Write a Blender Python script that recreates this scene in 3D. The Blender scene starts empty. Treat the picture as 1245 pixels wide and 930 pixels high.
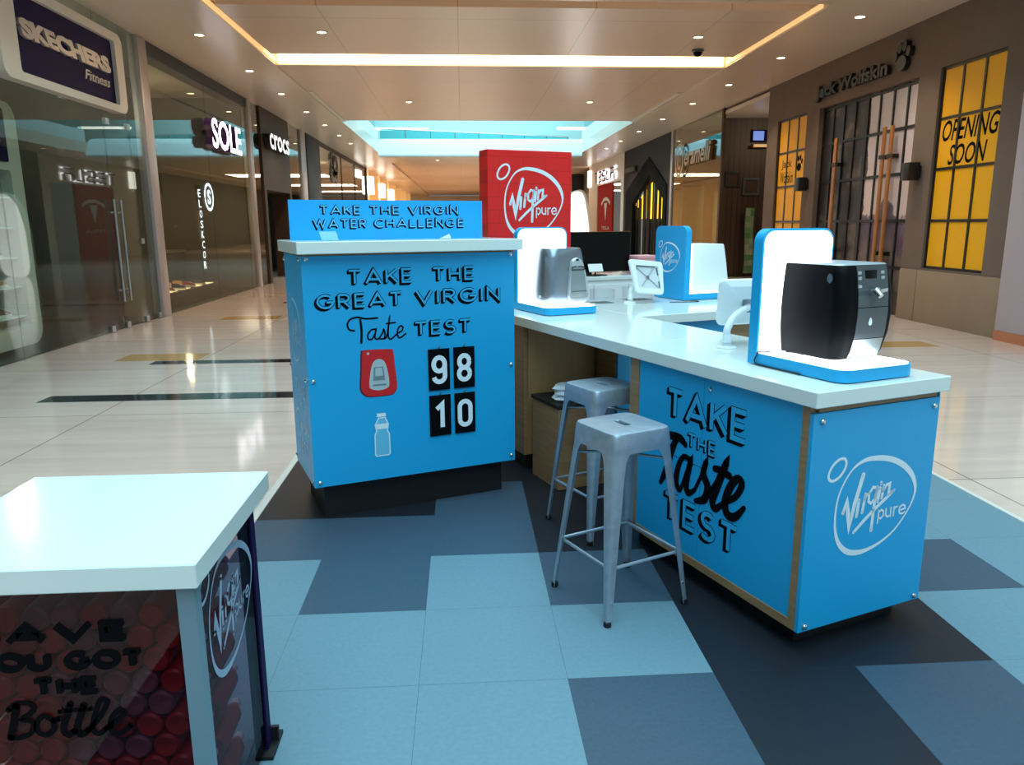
import bpy, bmesh, math, random
from mathutils import Vector, Matrix

random.seed(7)
sc = bpy.context.scene
COL = sc.collection
PI = math.pi

# ------------------------------------------------------------------ camera
F_PX, YAW, PITCH, ROLL, CAM_H = 921.1, 0.0635, 0.2071, 0.0061, 1.6
fw = Vector((math.sin(YAW) * math.cos(PITCH), math.cos(YAW) * math.cos(PITCH), -math.sin(PITCH)))
rt = Vector((math.cos(YAW), -math.sin(YAW), 0))
dn = fw.cross(rt)
r2 = rt * math.cos(ROLL) + dn * math.sin(ROLL)
d2 = dn * math.cos(ROLL) - rt * math.sin(ROLL)
cam = bpy.data.objects.new('camera', bpy.data.cameras.new('camera'))
COL.objects.link(cam)
cam.matrix_world = Matrix(((r2.x, -d2.x, -fw.x, 0), (r2.y, -d2.y, -fw.y, 0), (r2.z, -d2.z, -fw.z, CAM_H), (0, 0, 0, 1)))
cam.data.sensor_fit = 'HORIZONTAL'
cam.data.sensor_width = 36
cam.data.lens = F_PX / 1245 * 36
cam.data.clip_start, cam.data.clip_end = 0.05, 300
sc.camera = cam

# ------------------------------------------------------------------ world, light, exposure
def lin(c):
    return tuple((x / 12.92 if x <= 0.04045 else ((x + 0.055) / 1.055) ** 2.4) for x in (v / 255 for v in c))

sc.view_settings.view_transform = 'Standard'
sc.view_settings.look = 'None'
sc.view_settings.gamma = 1
sc.view_settings.use_curve_mapping = False
sc.view_settings.exposure = 0.0
w = bpy.data.worlds.new('world')
sc.world = w
w.use_nodes = True
w.node_tree.nodes['Background'].inputs[0].default_value = (0.55, 0.8, 1.0, 1)
w.node_tree.nodes['Background'].inputs[1].default_value = 0.3
try:
    sc.cycles.max_bounces = 8
    sc.cycles.transparent_max_bounces = 16
    sc.cycles.sample_clamp_indirect = 6
    sc.cycles.caustics_reflective = False
    sc.cycles.caustics_refractive = False
except Exception:
    pass

def area(name, loc, rot, sx, sy, power, color):
    l = bpy.data.lights.new(name, 'AREA')
    l.shape = 'RECTANGLE'
    l.size, l.size_y, l.energy, l.color = sx, sy, power, color
    o = bpy.data.objects.new(name, l)
    o.location, o.rotation_euler = loc, rot
    COL.objects.link(o)
    return o

def point(name, loc, power, color, r=0.08):
    l = bpy.data.lights.new(name, 'POINT')
    l.energy, l.color, l.shadow_soft_size = power, color, min(r, 0.03)
    o = bpy.data.objects.new(name, l)
    o.location = loc
    COL.objects.link(o)
    return o

SKY = (0.62, 0.9, 1.0)
WARM = (1.0, 0.81, 0.59)
area('skylight_over_kiosk', (0.9, -1.0, 10.0), (0, 0, 0), 9, 24, 2900, SKY)
area('skylight_over_far_void', (0.9, 34.0, 10.5), (0, 0, 0), 9, 16, 2600, (0.52, 0.9, 1.0))

# ------------------------------------------------------------------ helpers
def mat(name, col, rough=0.5, metal=0.0, spec=0.5, emit=0.0, ecol=None, noise=0.0, nscale=8.0, coat=0.0, alpha=None, stretch=None):
    m = bpy.data.materials.new(name)
    m.use_nodes = True
    nt = m.node_tree
    b = nt.nodes['Principled BSDF']
    c = lin(col)
    b.inputs['Base Color'].default_value = (*c, 1)
    b.inputs['Roughness'].default_value = rough
    b.inputs['Metallic'].default_value = metal
    b.inputs['Specular IOR Level'].default_value = spec
    b.inputs['Coat Weight'].default_value = coat
    if emit:
        b.inputs['Emission Color'].default_value = (*lin(ecol or col), 1)
        b.inputs['Emission Strength'].default_value = emit
    if noise:
        tc = nt.nodes.new('ShaderNodeTexCoord')
        mp = nt.nodes.new('ShaderNodeMapping')
        if stretch:
            mp.inputs['Scale'].default_value = stretch
        nz = nt.nodes.new('ShaderNodeTexNoise')
        nz.inputs['Scale'].default_value = nscale
        nz.inputs['Detail'].default_value = 5
        rp = nt.nodes.new('ShaderNodeValToRGB')
        rp.color_ramp.elements[0].position = 0.3
        rp.color_ramp.elements[1].position = 0.7
        rp.color_ramp.elements[0].color = (*(x * (1 - noise) for x in c), 1)
        rp.color_ramp.elements[1].color = (*(min(1, x * (1 + noise)) for x in c), 1)
        nt.links.new(tc.outputs['Object'], mp.inputs[0])
        nt.links.new(mp.outputs[0], nz.inputs['Vector'])
        nt.links.new(nz.outputs['Fac'], rp.inputs[0])
        nt.links.new(rp.outputs[0], b.inputs['Base Color'])
    return m

def glass_mat(name, tint=(0.8, 0.9, 0.88), ior=1.5, rough=0.0, graze=1.0):
    m = bpy.data.materials.new(name)
    m.use_nodes = True
    nt = m.node_tree
    nt.nodes.clear()
    out = nt.nodes.new('ShaderNodeOutputMaterial')
    mix = nt.nodes.new('ShaderNodeMixShader')
    tr = nt.nodes.new('ShaderNodeBsdfTransparent')
    gl = nt.nodes.new('ShaderNodeBsdfGlossy')
    lw = nt.nodes.new('ShaderNodeLayerWeight')
    lw.inputs[0].default_value = 0.5
    pw = nt.nodes.new('ShaderNodeMath'); pw.operation = 'POWER'; pw.inputs[1].default_value = 5
    fr = nt.nodes.new('ShaderNodeMath'); fr.operation = 'MULTIPLY_ADD'
    f0 = ((ior - 1) / (ior + 1)) ** 2
    fr.inputs[1].default_value, fr.inputs[2].default_value = (1 - f0) * graze, f0
    nt.links.new(lw.outputs['Facing'], pw.inputs[0])
    nt.links.new(pw.outputs[0], fr.inputs[0])
    tr.inputs[0].default_value = (*tint, 1)
    gl.inputs['Roughness'].default_value = rough
    nt.links.new(fr.outputs[0], mix.inputs[0])
    nt.links.new(tr.outputs[0], mix.inputs[1])
    nt.links.new(gl.outputs[0], mix.inputs[2])
    nt.links.new(mix.outputs[0], out.inputs[0])
    return m

def brick_mat(name, c1, c2, mortar, bw, bh, rough, msize=0.01, offset=0.5, spec=0.5, axes=('x', 'y'), noise=0.0, ns=(1, 1, 1), wave=0.0):
    """Jointed panels: brick texture laid on two object axes."""
    m = bpy.data.materials.new(name)
    m.use_nodes = True
    nt = m.node_tree
    b = nt.nodes['Principled BSDF']
    b.inputs['Roughness'].default_value = rough
    b.inputs['Specular IOR Level'].default_value = spec
    tc = nt.nodes.new('ShaderNodeTexCoord')
    sp = nt.nodes.new('ShaderNodeSeparateXYZ')
    cb = nt.nodes.new('ShaderNodeCombineXYZ')
    nt.links.new(tc.outputs['Object'], sp.inputs[0])
    for i, a in enumerate(axes):
        nt.links.new(sp.outputs['xyz'.index(a)], cb.inputs[i])
    br = nt.nodes.new('ShaderNodeTexBrick')
    br.offset = offset
    br.inputs['Scale'].default_value = 1
    br.inputs['Brick Width'].default_value = bw
    br.inputs['Row Height'].default_value = bh
    br.inputs['Mortar Size'].default_value = msize
    br.inputs['Mortar Smooth'].default_value = 0.2
    br.inputs['Color1'].default_value = (*lin(c1), 1)
    br.inputs['Color2'].default_value = (*lin(c2), 1)
    br.inputs['Mortar'].default_value = (*lin(mortar), 1)
    nt.links.new(cb.outputs[0], br.inputs['Vector'])
    col = br.outputs['Color']
    if noise:
        mp = nt.nodes.new('ShaderNodeMapping')
        mp.inputs['Scale'].default_value = ns
        nz = nt.nodes.new('ShaderNodeTexNoise')
        nz.inputs['Scale'].default_value = 1
        nz.inputs['Detail'].default_value = 6
        nz.inputs['Roughness'].default_value = 0.6
        rp = nt.nodes.new('ShaderNodeValToRGB')
        rp.color_ramp.elements[0].position, rp.color_ramp.elements[1].position = 0.3, 0.7
        rp.color_ramp.elements[0].color = (1 - noise,) * 3 + (1,)
        rp.color_ramp.elements[1].color = (1, 1, 1, 1)
        mx = nt.nodes.new('ShaderNodeMix')
        mx.data_type, mx.blend_type = 'RGBA', 'MULTIPLY'
        mx.inputs[0].default_value = 1
        nt.links.new(tc.outputs['Object'], mp.inputs[0])
        nt.links.new(mp.outputs[0], nz.inputs['Vector'])
        nt.links.new(nz.outputs['Fac'], rp.inputs[0])
        nt.links.new(col, mx.inputs[6])
        nt.links.new(rp.outputs[0], mx.inputs[7])
        col = mx.outputs[2]
    nt.links.new(col, b.inputs['Base Color'])
    return m

def rrect(x0, x1, y0, y1, r, n=6, which=(1, 1, 1, 1)):
    """rounded rectangle, ccw from lower left; which = (ll, lr, ur, ul) corners rounded"""
    out = []
    for k, (cx, cy, a0) in enumerate(((x0 + r, y0 + r, PI), (x1 - r, y0 + r, 1.5 * PI), (x1 - r, y1 - r, 0), (x0 + r, y1 - r, 0.5 * PI))):
        if which[k]:
            out += [(cx + r * math.cos(a0 + i * PI / 2 / n), cy + r * math.sin(a0 + i * PI / 2 / n)) for i in range(n + 1)]
        else:
            out.append(((x0, y0), (x1, y0), (x1, y1), (x0, y1))[k])
    return out

def arc(cx, cy, rx, ry, a0, a1, n=14):
    return [(cx + rx * math.cos(math.radians(a0 + (a1 - a0) * i / n)), cy + ry * math.sin(math.radians(a0 + (a1 - a0) * i / n))) for i in range(n + 1)]

def spline(pts, k=6, closed=False):
    """Catmull-Rom through the points"""
    out = []
    n = len(pts)
    g = (lambda i: pts[i % n]) if closed else (lambda i: pts[max(0, min(n - 1, i))])
    for i in range(n if closed else n - 1):
        a, b, c, d = g(i - 1), g(i), g(i + 1), g(i + 2)
        for j in range(k):
            t = j / k
            out.append(tuple(0.5 * ((2 * b[q]) + (-a[q] + c[q]) * t + (2 * a[q] - 5 * b[q] + 4 * c[q] - d[q]) * t * t + (-a[q] + 3 * b[q] - 3 * c[q] + d[q]) * t ** 3) for q in range(len(b))))
    if not closed:
        out.append(tuple(pts[-1]))
    return out

class MB:
    def __init__(s):
        s.v, s.f, s.m = [], [], []

    def add(s, vs, fs, mi=0):
        b = len(s.v)
        s.v += [tuple(v) for v in vs]
        for f in fs:
            s.f.append([b + i for i in f])
            s.m.append(mi)
        return s

    def box(s, x0, x1, y0, y1, z0, z1, mi=0, bev=0.0, seg=2):
        x0, x1 = min(x0, x1), max(x0, x1)
        y0, y1 = min(y0, y1), max(y0, y1)
        z0, z1 = min(z0, z1), max(z0, z1)
        vs = [(x, y, z) for z in (z0, z1) for y in (y0, y1) for x in (x0, x1)]
        fs = [(0, 2, 3, 1), (4, 5, 7, 6), (0, 1, 5, 4), (2, 6, 7, 3), (0, 4, 6, 2), (1, 3, 7, 5)]
        if not bev:
            return s.add(vs, fs, mi)
        bm = bmesh.new()
        q = [bm.verts.new(v) for v in vs]
        for f in fs:
            bm.faces.new([q[i] for i in f])
        bmesh.ops.bevel(bm, geom=list(bm.edges), offset=bev, segments=seg, affect='EDGES', profile=0.5)
        bm.verts.index_update()
        s.add([v.co[:] for v in bm.verts], [[v.index for v in f.verts] for f in bm.faces], mi)
        bm.free()
        return s

    def prism(s, pts, a0, a1, axis='z', mi=0, cap_mi=None):
        n = len(pts)
        g = {'z': lambda p, a: (p[0], p[1], a), 'y': lambda p, a: (p[0], a, p[1]), 'x': lambda p, a: (a, p[0], p[1])}[axis]
        vs = [g(p, a0) for p in pts] + [g(p, a1) for p in pts]
        s.add(vs, [(i, (i + 1) % n, n + (i + 1) % n, n + i) for i in range(n)], mi)
        s.add(vs, [list(range(n)), list(range(2 * n - 1, n - 1, -1))], mi if cap_mi is None else cap_mi)
        return s

    def ring(s, outer, inner, a0, a1, axis='z', mi=0):
        """a plate with a hole: both outlines with the same number of points"""
        n = len(outer)
        g = {'z': lambda p, a: (p[0], p[1], a), 'y': lambda p, a: (p[0], a, p[1]), 'x': lambda p, a: (a, p[0], p[1])}[axis]
        vs = [g(p, a) for a in (a0, a1) for o in (outer, inner) for p in o]
        fs = []
        for i in range(n):
            j = (i + 1) % n
            fs += [(i, j, n + j, n + i), (2 * n + i, 3 * n + i, 3 * n + j, 2 * n + j), (i, 2 * n + i, 2 * n + j, j), (n + i, n + j, 3 * n + j, 3 * n + i)]
        return s.add(vs, fs, mi)

    def loft(s, loops, mi=0, cap=True):
        n = len(loops[0])
        vs = [p for l in loops for p in l]
        fs = [(k * n + i, k * n + (i + 1) % n, (k + 1) * n + (i + 1) % n, (k + 1) * n + i) for k in range(len(loops) - 1) for i in range(n)]
        if cap:
            fs += [list(range(n - 1, -1, -1)), [(len(loops) - 1) * n + i for i in range(n)]]
        return s.add(vs, fs, mi)

    def lathe(s, prof, cx=0, cy=0, z0=0, n=24, mi=0):
        loops = [[(cx + r * math.cos(2 * PI * i / n), cy + r * math.sin(2 * PI * i / n), z0 + z) for i in range(n)] for r, z in prof]
        return s.loft(loops, mi)

    def tube(s, pts, r, n=8, mi=0):
        P = [Vector(p) for p in pts]
        rr = r if isinstance(r, (list, tuple)) else [r] * len(P)
        loops = []
        up = None
        for i, p in enumerate(P):
            t = (P[min(i + 1, len(P) - 1)] - P[max(i - 1, 0)]).normalized()
            if up is None:
                up = t.orthogonal().normalized()
            up = (up - t * up.dot(t)).normalized()
            sd = t.cross(up)
            loops.append([tuple(p + (up * math.cos(2 * PI * k / n) + sd * math.sin(2 * PI * k / n)) * rr[i]) for k in range(n)])
        return s.loft(loops, mi)

    def ribbon(s, pts, w, fn, d=0.001, mi=0, closed=False, rnd=False, th=0.0):
        """a flat band along 2D points, mapped to space by fn(s, t, d)"""
        n = len(pts)
        ws = w if isinstance(w, (list, tuple)) else [w] * n
        L, R = [], []
        for i in range(n):
            a = Vector(pts[(i - 1) % n] if closed else pts[max(i - 1, 0)])
            b = Vector(pts[i])
            c = Vector(pts[(i + 1) % n] if closed else pts[min(i + 1, n - 1)])
            e1 = (b - a) if (b - a).length > 1e-9 else (c - b)
            e2 = (c - b) if (c - b).length > 1e-9 else (b - a)
            e1, e2 = e1.normalized(), e2.normalized()
            t = e1 + e2
            t = t.normalized() if t.length > 1e-6 else e1
            nn = Vector((-t.y, t.x))
            k = max(0.45, nn.dot(Vector((-e1.y, e1.x))))
            L.append(b + nn * ws[i] / 2 / k)
            R.append(b - nn * ws[i] / 2 / k)
        vs = [fn(p.x, p.y, d) for p in L] + [fn(p.x, p.y, d) for p in R]
        m = n if closed else n - 1
        s.add(vs, [(i, (i + 1) % n, n + (i + 1) % n, n + i) for i in range(m)], mi)
        if rnd and not closed:
            for q, wi in ((pts[0], ws[0]), (pts[-1], ws[-1])):
                s.disc(q, wi / 2, fn, d, mi)
        return s

    def disc(s, c, r, fn, d=0.001, mi=0, n=12):
        return s.add([fn(c[0] + r * math.cos(2 * PI * i / n), c[1] + r * math.sin(2 * PI * i / n), d) for i in range(n)], [list(range(n))], mi)

    def poly(s, pts, fn, d=0.001, mi=0):
        return s.add([fn(p[0], p[1], d) for p in pts], [list(range(len(pts)))], mi)

    def build(s, name, mats, parent=None, angle=35, loc=None):
        me = bpy.data.meshes.new(name)
        me.from_pydata(s.v, [], s.f)
        for m in (mats if isinstance(mats, (list, tuple)) else [mats]):
            me.materials.append(m)
        for p, mi in zip(me.polygons, s.m):
            p.material_index = mi
        bm = bmesh.new()
        bm.from_mesh(me)
        bmesh.ops.recalc_face_normals(bm, faces=bm.faces)
        bm.to_mesh(me)
        bm.free()
        for p in me.polygons:
            p.use_smooth = True
        me.set_sharp_from_angle(angle=math.radians(angle))
        o = bpy.data.objects.new(name, me)
        COL.objects.link(o)
        if parent:
            o.parent = parent
        if loc:
            o.location = loc
        return o

def tag(o, label, cat, group=None, kind=None):
    o['label'], o['category'] = label, cat
    if group:
        o['group'] = group
    if kind:
        o['kind'] = kind
    return o

def thing(name, label, cat, loc=(0, 0, 0), rot=0.0, group=None):
    o = bpy.data.objects.new(name, None)
    COL.objects.link(o)
    o.location, o.rotation_euler = loc, (0, 0, rot)
    return tag(o, label, cat, group)

def struct(name, mb, mats, label=None, cat=None):
    o = mb.build(name, mats)
    o['kind'] = 'structure'
    if label:
        o['label'] = label
    if cat:
        o['category'] = cat
    return o

def dup(root, loc, rotz, label, group=None):
    r = root.copy()
    COL.objects.link(r)
    r.location, r.rotation_euler = loc, (0, 0, rotz)
    r['label'] = label
    if group:
        r['group'] = group
    for ch in list(root.children):
        c = ch.copy()
        COL.objects.link(c)
        c.parent = r
        for g in ch.children:
            q = g.copy()
            COL.objects.link(q)
            q.parent = c
    return r

# planes that writing is laid on: fn(s to the reader's right, t up, d out of the surface)
def f_front(y, ox=0, oz=0):
    return lambda s, t, d: (ox + s, y - d, oz + t)          # reader looks along +y
def f_left(x, oy=0, oz=0):
    return lambda s, t, d: (x - d, oy - s, oz + t)          # reader looks along +x
def f_right(x, oy=0, oz=0):
    return lambda s, t, d: (x + d, oy + s, oz + t)          # reader looks along -x
def f_back(y, ox=0, oz=0):
    return lambda s, t, d: (ox - s, y + d, oz + t)          # reader looks along -y

GL = {
    'A': (0.86, [[(0, 0), (0.43, 1), (0.86, 0)], [(0.15, 0.28), (0.71, 0.28)]]),
    'B': (0.55, [[(0, 0), (0, 1)], [(0, 1)] + arc(0.28, 0.76, 0.24, 0.24, 90, -90, 8) + [(0, 0.52)], [(0, 0.52)] + arc(0.3, 0.26, 0.26, 0.26, 90, -90, 8) + [(0, 0)]]),
    'C': (0.75, [arc(0.46, 0.5, 0.46, 0.5, 48, 312, 20)]),
    'D': (0.66, [[(0, 0), (0, 1)], [(0, 1)] + arc(0.2, 0.5, 0.46, 0.5, 90, -90, 14) + [(0, 0)]]),
    'E': (0.52, [[(0.52, 1), (0, 1), (0, 0), (0.52, 0)], [(0, 0.5), (0.46, 0.5)]]),
    'F': (0.5, [[(0.5, 1), (0, 1), (0, 0)], [(0, 0.5), (0.42, 0.5)]]),
    'G': (0.86, [arc(0.44, 0.5, 0.44, 0.5, 50, 352, 22), [(0.88, 0.44), (0.5, 0.44)]]),
    'H': (0.64, [[(0, 0), (0, 1)], [(0.64, 0), (0.64, 1)], [(0, 0.5), (0.64, 0.5)]]),
    'I': (0.0, [[(0, 0), (0, 1)]]),
    'K': (0.62, [[(0, 0), (0, 1)], [(0.58, 1), (0.02, 0.42)], [(0.2, 0.6), (0.64, 0)]]),
    'L': (0.48, [[(0, 1), (0, 0), (0.48, 0)]]),
    'M': (0.8, [[(0, 0), (0, 1), (0.4, 0.3), (0.8, 1), (0.8, 0)]]),
    'N': (0.66, [[(0, 0), (0, 1), (0.66, 0), (0.66, 1)]]),
    'O': (0.9, [arc(0.45, 0.5, 0.45, 0.5, 0, 360, 28)]),
    'P': (0.55, [[(0, 0), (0, 1)], [(0, 1)] + arc(0.28, 0.74, 0.26, 0.26, 90, -90, 8) + [(0, 0.48)]]),
    'R': (0.6, [[(0, 0), (0, 1)], [(0, 1)] + arc(0.3, 0.73, 0.27, 0.27, 90, -90, 8) + [(0, 0.46)], [(0.26, 0.46), (0.6, 0)]]),
    'S': (0.56, [arc(0.29, 0.74, 0.25, 0.26, 40, 265, 12) + arc(0.28, 0.25, 0.28, 0.25, 85, -145, 12)]),
    'T': (0.66, [[(0, 1), (0.66, 1)], [(0.33, 1), (0.33, 0)]]),
    'U': (0.66, [[(0, 1), (0, 0.33)] + arc(0.33, 0.33, 0.33, 0.33, 180, 360, 12) + [(0.66, 1)]]),
    'V': (0.82, [[(0, 1), (0.41, 0), (0.82, 1)]]),
    'W': (1.15, [[(0, 1), (0.3, 0), (0.575, 0.9), (0.85, 0), (1.15, 1)]]),
    'Y': (0.76, [[(0, 1), (0.38, 0.46), (0.76, 1)], [(0.38, 0.46), (0.38, 0)]]),
    '1': (0.3, [[(0, 0.78), (0.26, 0.98), (0.26, 0)]]),
    '0': (0.44, [[(0, 0.24), (0, 0.76)] + arc(0.22, 0.76, 0.22, 0.24, 180, 0, 10) + [(0.44, 0.24)] + arc(0.22, 0.24, 0.22, 0.24, 360, 180, 10)]),
    '8': (0.44, [arc(0.22, 0.75, 0.2, 0.25, 0, 360, 18), arc(0.22, 0.25, 0.22, 0.25, 0, 360, 18)]),
    '9': (0.44, [[(0.44, 0.66)] + arc(0.22, 0.72, 0.22, 0.28, 0, 360, 20), [(0.44, 0.72), (0.44, 0.25)] + arc(0.22, 0.24, 0.22, 0.24, 0, -170, 10)]),
    ' ': (0.3, []),
}

def stroke_text(txt, x0, x1, y0, y1, wt, gap=0.34):
    """polylines of a word fitted into a box; wt = stroke width as a part of the cap height"""
    h = y1 - y0
    ww = sum(GL[c][0] for c in txt) + gap * (len(txt) - 1)
    hs = h * (1 - wt)
    kx = (x1 - x0 - wt * h) / ww
    x = x0 + wt * h / 2
    out = []
    for c in txt:
        gw, st = GL[c]
        for p in st:
            out.append([(x + q[0] * kx, y0 + wt * h / 2 + q[1] * hs) for q in p])
        x += (gw + gap) * kx
    return out

def inline_text(mb, txt, x0, x1, y0, y1, fn, wt=0.125, out=0.045, sh=(-0.13, -0.11), gap=0.34, black=1, face=0, d0=0.0008, solid=False):
    h = y1 - y0
    ls = stroke_text(txt, x0 - sh[0] * h if sh[0] < 0 else x0, x1, y0 - sh[1] * h, y1, wt, gap)
    steps = 5
    for l in ls:
        for k in range(steps + 1):
            ox, oy = sh[0] * h * k / steps, sh[1] * h * k / steps
            mb.ribbon([(p[0] + ox, p[1] + oy) for p in l], (wt + 2 * out) * h, fn, d0 + 0.00002 * (steps - k), black)
        if not solid:
            mb.ribbon(l, wt * h, fn, d0 + 0.0006 + 0.00004 * ls.index(l), face)

def flat_text(mb, txt, x0, x1, y0, y1, fn, wt=0.14, d=0.001, mi=0, gap=0.34, th=0.0, shear=0.0):
    for k, l in enumerate(stroke_text(txt, x0, x1, y0, y1, wt, gap)):
        d += 0.00025 if k else 0
        l = [(p[0] + shear * (p[1] - y0), p[1]) for p in l]
        mb.ribbon(l, wt * (y1 - y0), fn, d, mi)
        if th:
            extr(mb, l, wt * (y1 - y0), fn, d - th, d, mi)

def extr(mb, l, wdt, fn, d0, d1, mi):
    """sides of a raised stroke: a box per segment"""
    for a, b in zip(l[:-1], l[1:]):
        A, B = Vector(a), Vector(b)
        if (B - A).length < 1e-6:
            continue
        t = (B - A).normalized()
        n = Vector((-t.y, t.x)) * wdt / 2
        q = [A + n, B + n, B - n, A - n]
        vs = [fn(p.x, p.y, d0) for p in q] + [fn(p.x, p.y, d1) for p in q]
        mb.add(vs, [(0, 1, 5, 4), (1, 2, 6, 5), (2, 3, 7, 6), (3, 0, 4, 7), (0, 3, 2, 1)], mi)

def font_text(mb, txt, x0, x1, y0, y1, fn, d=0.0, depth=0.0, shear=0.0, bold=0.0, mi=0):
    """upright sans lettering fitted into a box, raised by depth"""
    cu = bpy.data.curves.new('t', 'FONT')
    cu.body = txt
    cu.shear = shear
    cu.offset = bold
    cu.resolution_u = 3
    cu.extrude = 0.5 if depth else 0
    o = bpy.data.objects.new('t', cu)
    COL.objects.link(o)
    dg = bpy.context.evaluated_depsgraph_get()
    ev = o.evaluated_get(dg)
    me = ev.to_mesh()
    vs = [v.co.copy() for v in me.vertices]
    fs = [list(p.vertices) for p in me.polygons]
    ev.to_mesh_clear()
    bpy.data.objects.remove(o)
    bpy.data.curves.remove(cu)
    ax, bx = min(v.x for v in vs), max(v.x for v in vs)
    ay, by = min(v.y for v in vs), max(v.y for v in vs)
    out = [fn(x0 + (v.x - ax) / (bx - ax) * (x1 - x0), y0 + (v.y - ay) / (by - ay) * (y1 - y0), d + (depth * (v.z + 0.5) if depth else 0)) for v in vs]
    mb.add(out, fs, mi)

# the brand mark, drawn once in its own square (0..1, 0..1)
EGG = [((430, 232), 22), ((370, 243), 15), ((320, 275), 10), ((275, 340), 9), ((248, 410), 10), ((238, 490), 11), ((241, 570), 13), ((258, 640), 18), ((290, 695), 24), ((340, 735), 27), ((400, 750), 25), ((470, 745), 18), ((550, 718), 13), ((625, 672), 10), ((685, 605), 9), ((725, 540), 10), ((745, 480), 13), ((742, 430), 20), ((715, 370), 26), ((665, 315), 28), ((600, 272), 27), ((520, 243), 26)]
SIG = [([(285, 505), (303, 443), (318, 520), (330, 602), (352, 470), (392, 314)], [20, 24, 26, 26, 24, 24]),
       ([(379, 452), (371, 540)], 18), ([(417, 425), (405, 525)], 17), ([(410, 460), (424, 432), (444, 424)], 14),
       ([(490, 402), (462, 395), (441, 425), (440, 470), (458, 484), (478, 462), (490, 402)], 14), ([(490, 400), (480, 480), (474, 640)], 18),
       ([(362, 628), (420, 575), (480, 525), (545, 478), (602, 436)], [16, 18, 18, 18, 16]),
       ([(508, 408), (500, 482)], 17), ([(512, 378), (513, 384)], 18), ([(532, 398), (524, 466)], 16), ([(528, 430), (548, 396), (570, 392), (566, 450), (602, 436)], [14, 14, 16, 16, 14])]
PURE = [([(512, 608), (514, 535)], 9), ([(514, 548), (530, 533), (546, 545), (546, 570), (530, 584), (514, 574)], 9),
        ([(562, 533), (562, 570), (576, 583), (594, 574)], 9), ([(594, 533), (594, 584)], 9),
        ([(614, 584), (614, 534)], 9), ([(614, 550), (624, 536), (637, 535)], 9), ([(650, 560), (690, 556), (686, 538), (670, 532), (653, 542), (648, 560), (656, 578), (672, 584), (690, 576)], 9)]

def brand_logo(mb, x0, x1, y0, y1, fn, mi=0, d=0.0012):
    kx, ky = (x1 - x0) / 585, (y1 - y0) / 565
    g = lambda p: (x0 + (p[0] - 170) * kx, y0 + (760 - p[1]) * ky)
    kw = (kx + ky) / 2 * 1.1
    e = spline([(p[0], p[1], wd) for p, wd in EGG], 4, True)
    mb.ribbon([g(p) for p in e], [p[2] * kw for p in e], fn, d, mi, closed=True)
    rg = [(228 + 50 * math.cos(a) * 0.97 + 16 * math.sin(a), 260 - 56 * math.sin(a) - 8 * math.cos(a)) for a in (2 * PI * i / 28 for i in range(28))]
    mb.ribbon([g(p) for p in rg], 13 * kw, fn, d, mi, closed=True)
    for pts, wd in SIG + PURE:
        mb.ribbon([g(p) for p in pts], [q * kw for q in wd] if isinstance(wd, list) else wd * kw, fn, d, mi, rnd=True)

# kiosk frame: u = along its fronts, n = away
TH = 0.3613
A0 = Vector((-0.8206, 3.957, 0))
KU, KN = Vector((math.cos(TH), math.sin(TH), 0)), Vector((-math.sin(TH), math.cos(TH), 0))
def K(u, n, z=0.0):
    return A0 + KU * u + KN * n + Vector((0, 0, z))
def kthing(name, label, cat, u, n, z=0, rot=0.0, group=None):
    return thing(name, label, cat, K(u, n, z), TH + rot, group)

# ------------------------------------------------------------------ materials
M = {}
M['blue'] = mat('blue_print', (24, 164, 222), 0.38, spec=0.4)
M['letter_blue'] = mat('letter_blue', (46, 172, 226), 0.4, spec=0.4)
M['black_print'] = mat('black_print', (7, 8, 12), 0.8, spec=0.08)
M['white_print'] = mat('white_print', (222, 238, 246), 0.45, spec=0.3)
M['top'] = mat('white_laminate', (218, 232, 230), 0.13, spec=0.5)
M['top_edge'] = mat('white_edge', (206, 218, 216), 0.35)
M['ply'] = mat('plywood', (150, 120, 84), 0.5, noise=0.16, nscale=5, stretch=(1, 1, 9))
M['ply_face'] = mat('plywood_face', (170, 134, 90), 0.5, noise=0.1, nscale=3, stretch=(6, 6, 0.7))
M['plinth'] = mat('plinth_black', (9, 10, 13), 0.6)
M['chrome'] = mat('chrome', (215, 222, 226), 0.18, 1.0)
M['steel'] = mat('brushed_steel', (178, 184, 188), 0.32, 1.0, noise=0.06, nscale=20, stretch=(1, 1, 12))
M['stool'] = mat('galvanised_steel', (158, 174, 188), 0.4, 0.6, noise=0.1, nscale=26)
M['rubber'] = mat('black_rubber', (16, 16, 18), 0.7)
M['white_plastic'] = mat('white_plastic', (226, 234, 236), 0.3)
M['glow'] = mat('lit_panel', (255, 255, 255), 0.5, emit=3.4, ecol=(240, 247, 255))
M['gloss_black'] = mat('gloss_black', (8, 8, 11), 0.5, spec=0.1)
M['screen'] = mat('screen_black', (5, 6, 7), 0.2, spec=0.15)
M['dark_grey'] = mat('dark_grey_panel', (86, 94, 98), 0.35, 0.4)
M['silver'] = mat('silver_paint', (140, 152, 164), 0.26, 0.75)
M['silver_light'] = mat('silver_light', (186, 196, 202), 0.3, 0.5)
M['red'] = brick_mat('red_panels', (230, 30, 30), (226, 28, 28), (206, 23, 24), 0.2, 0.1, 0.32, 0.0025, axes=('x', 'z'))
M['red_plain'] = mat('red_paint', (186, 20, 24), 0.7, spec=0.08)
M['acrylic'] = glass_mat('clear_acrylic', (0.97, 0.99, 1.0), 1.45)
M['plexi'] = glass_mat('tinted_plexiglass', (0.6, 0.5, 0.56), 1.34, 0.0, 0.3)
M['frame_blue'] = mat('grey_post', (112, 142, 156), 0.4)
M['cable'] = mat('black_cable', (12, 12, 14), 0.5)
M['lens'] = mat('lamp_lens', (255, 244, 220), 0.4, emit=14, ecol=(255, 228, 180))
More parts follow.
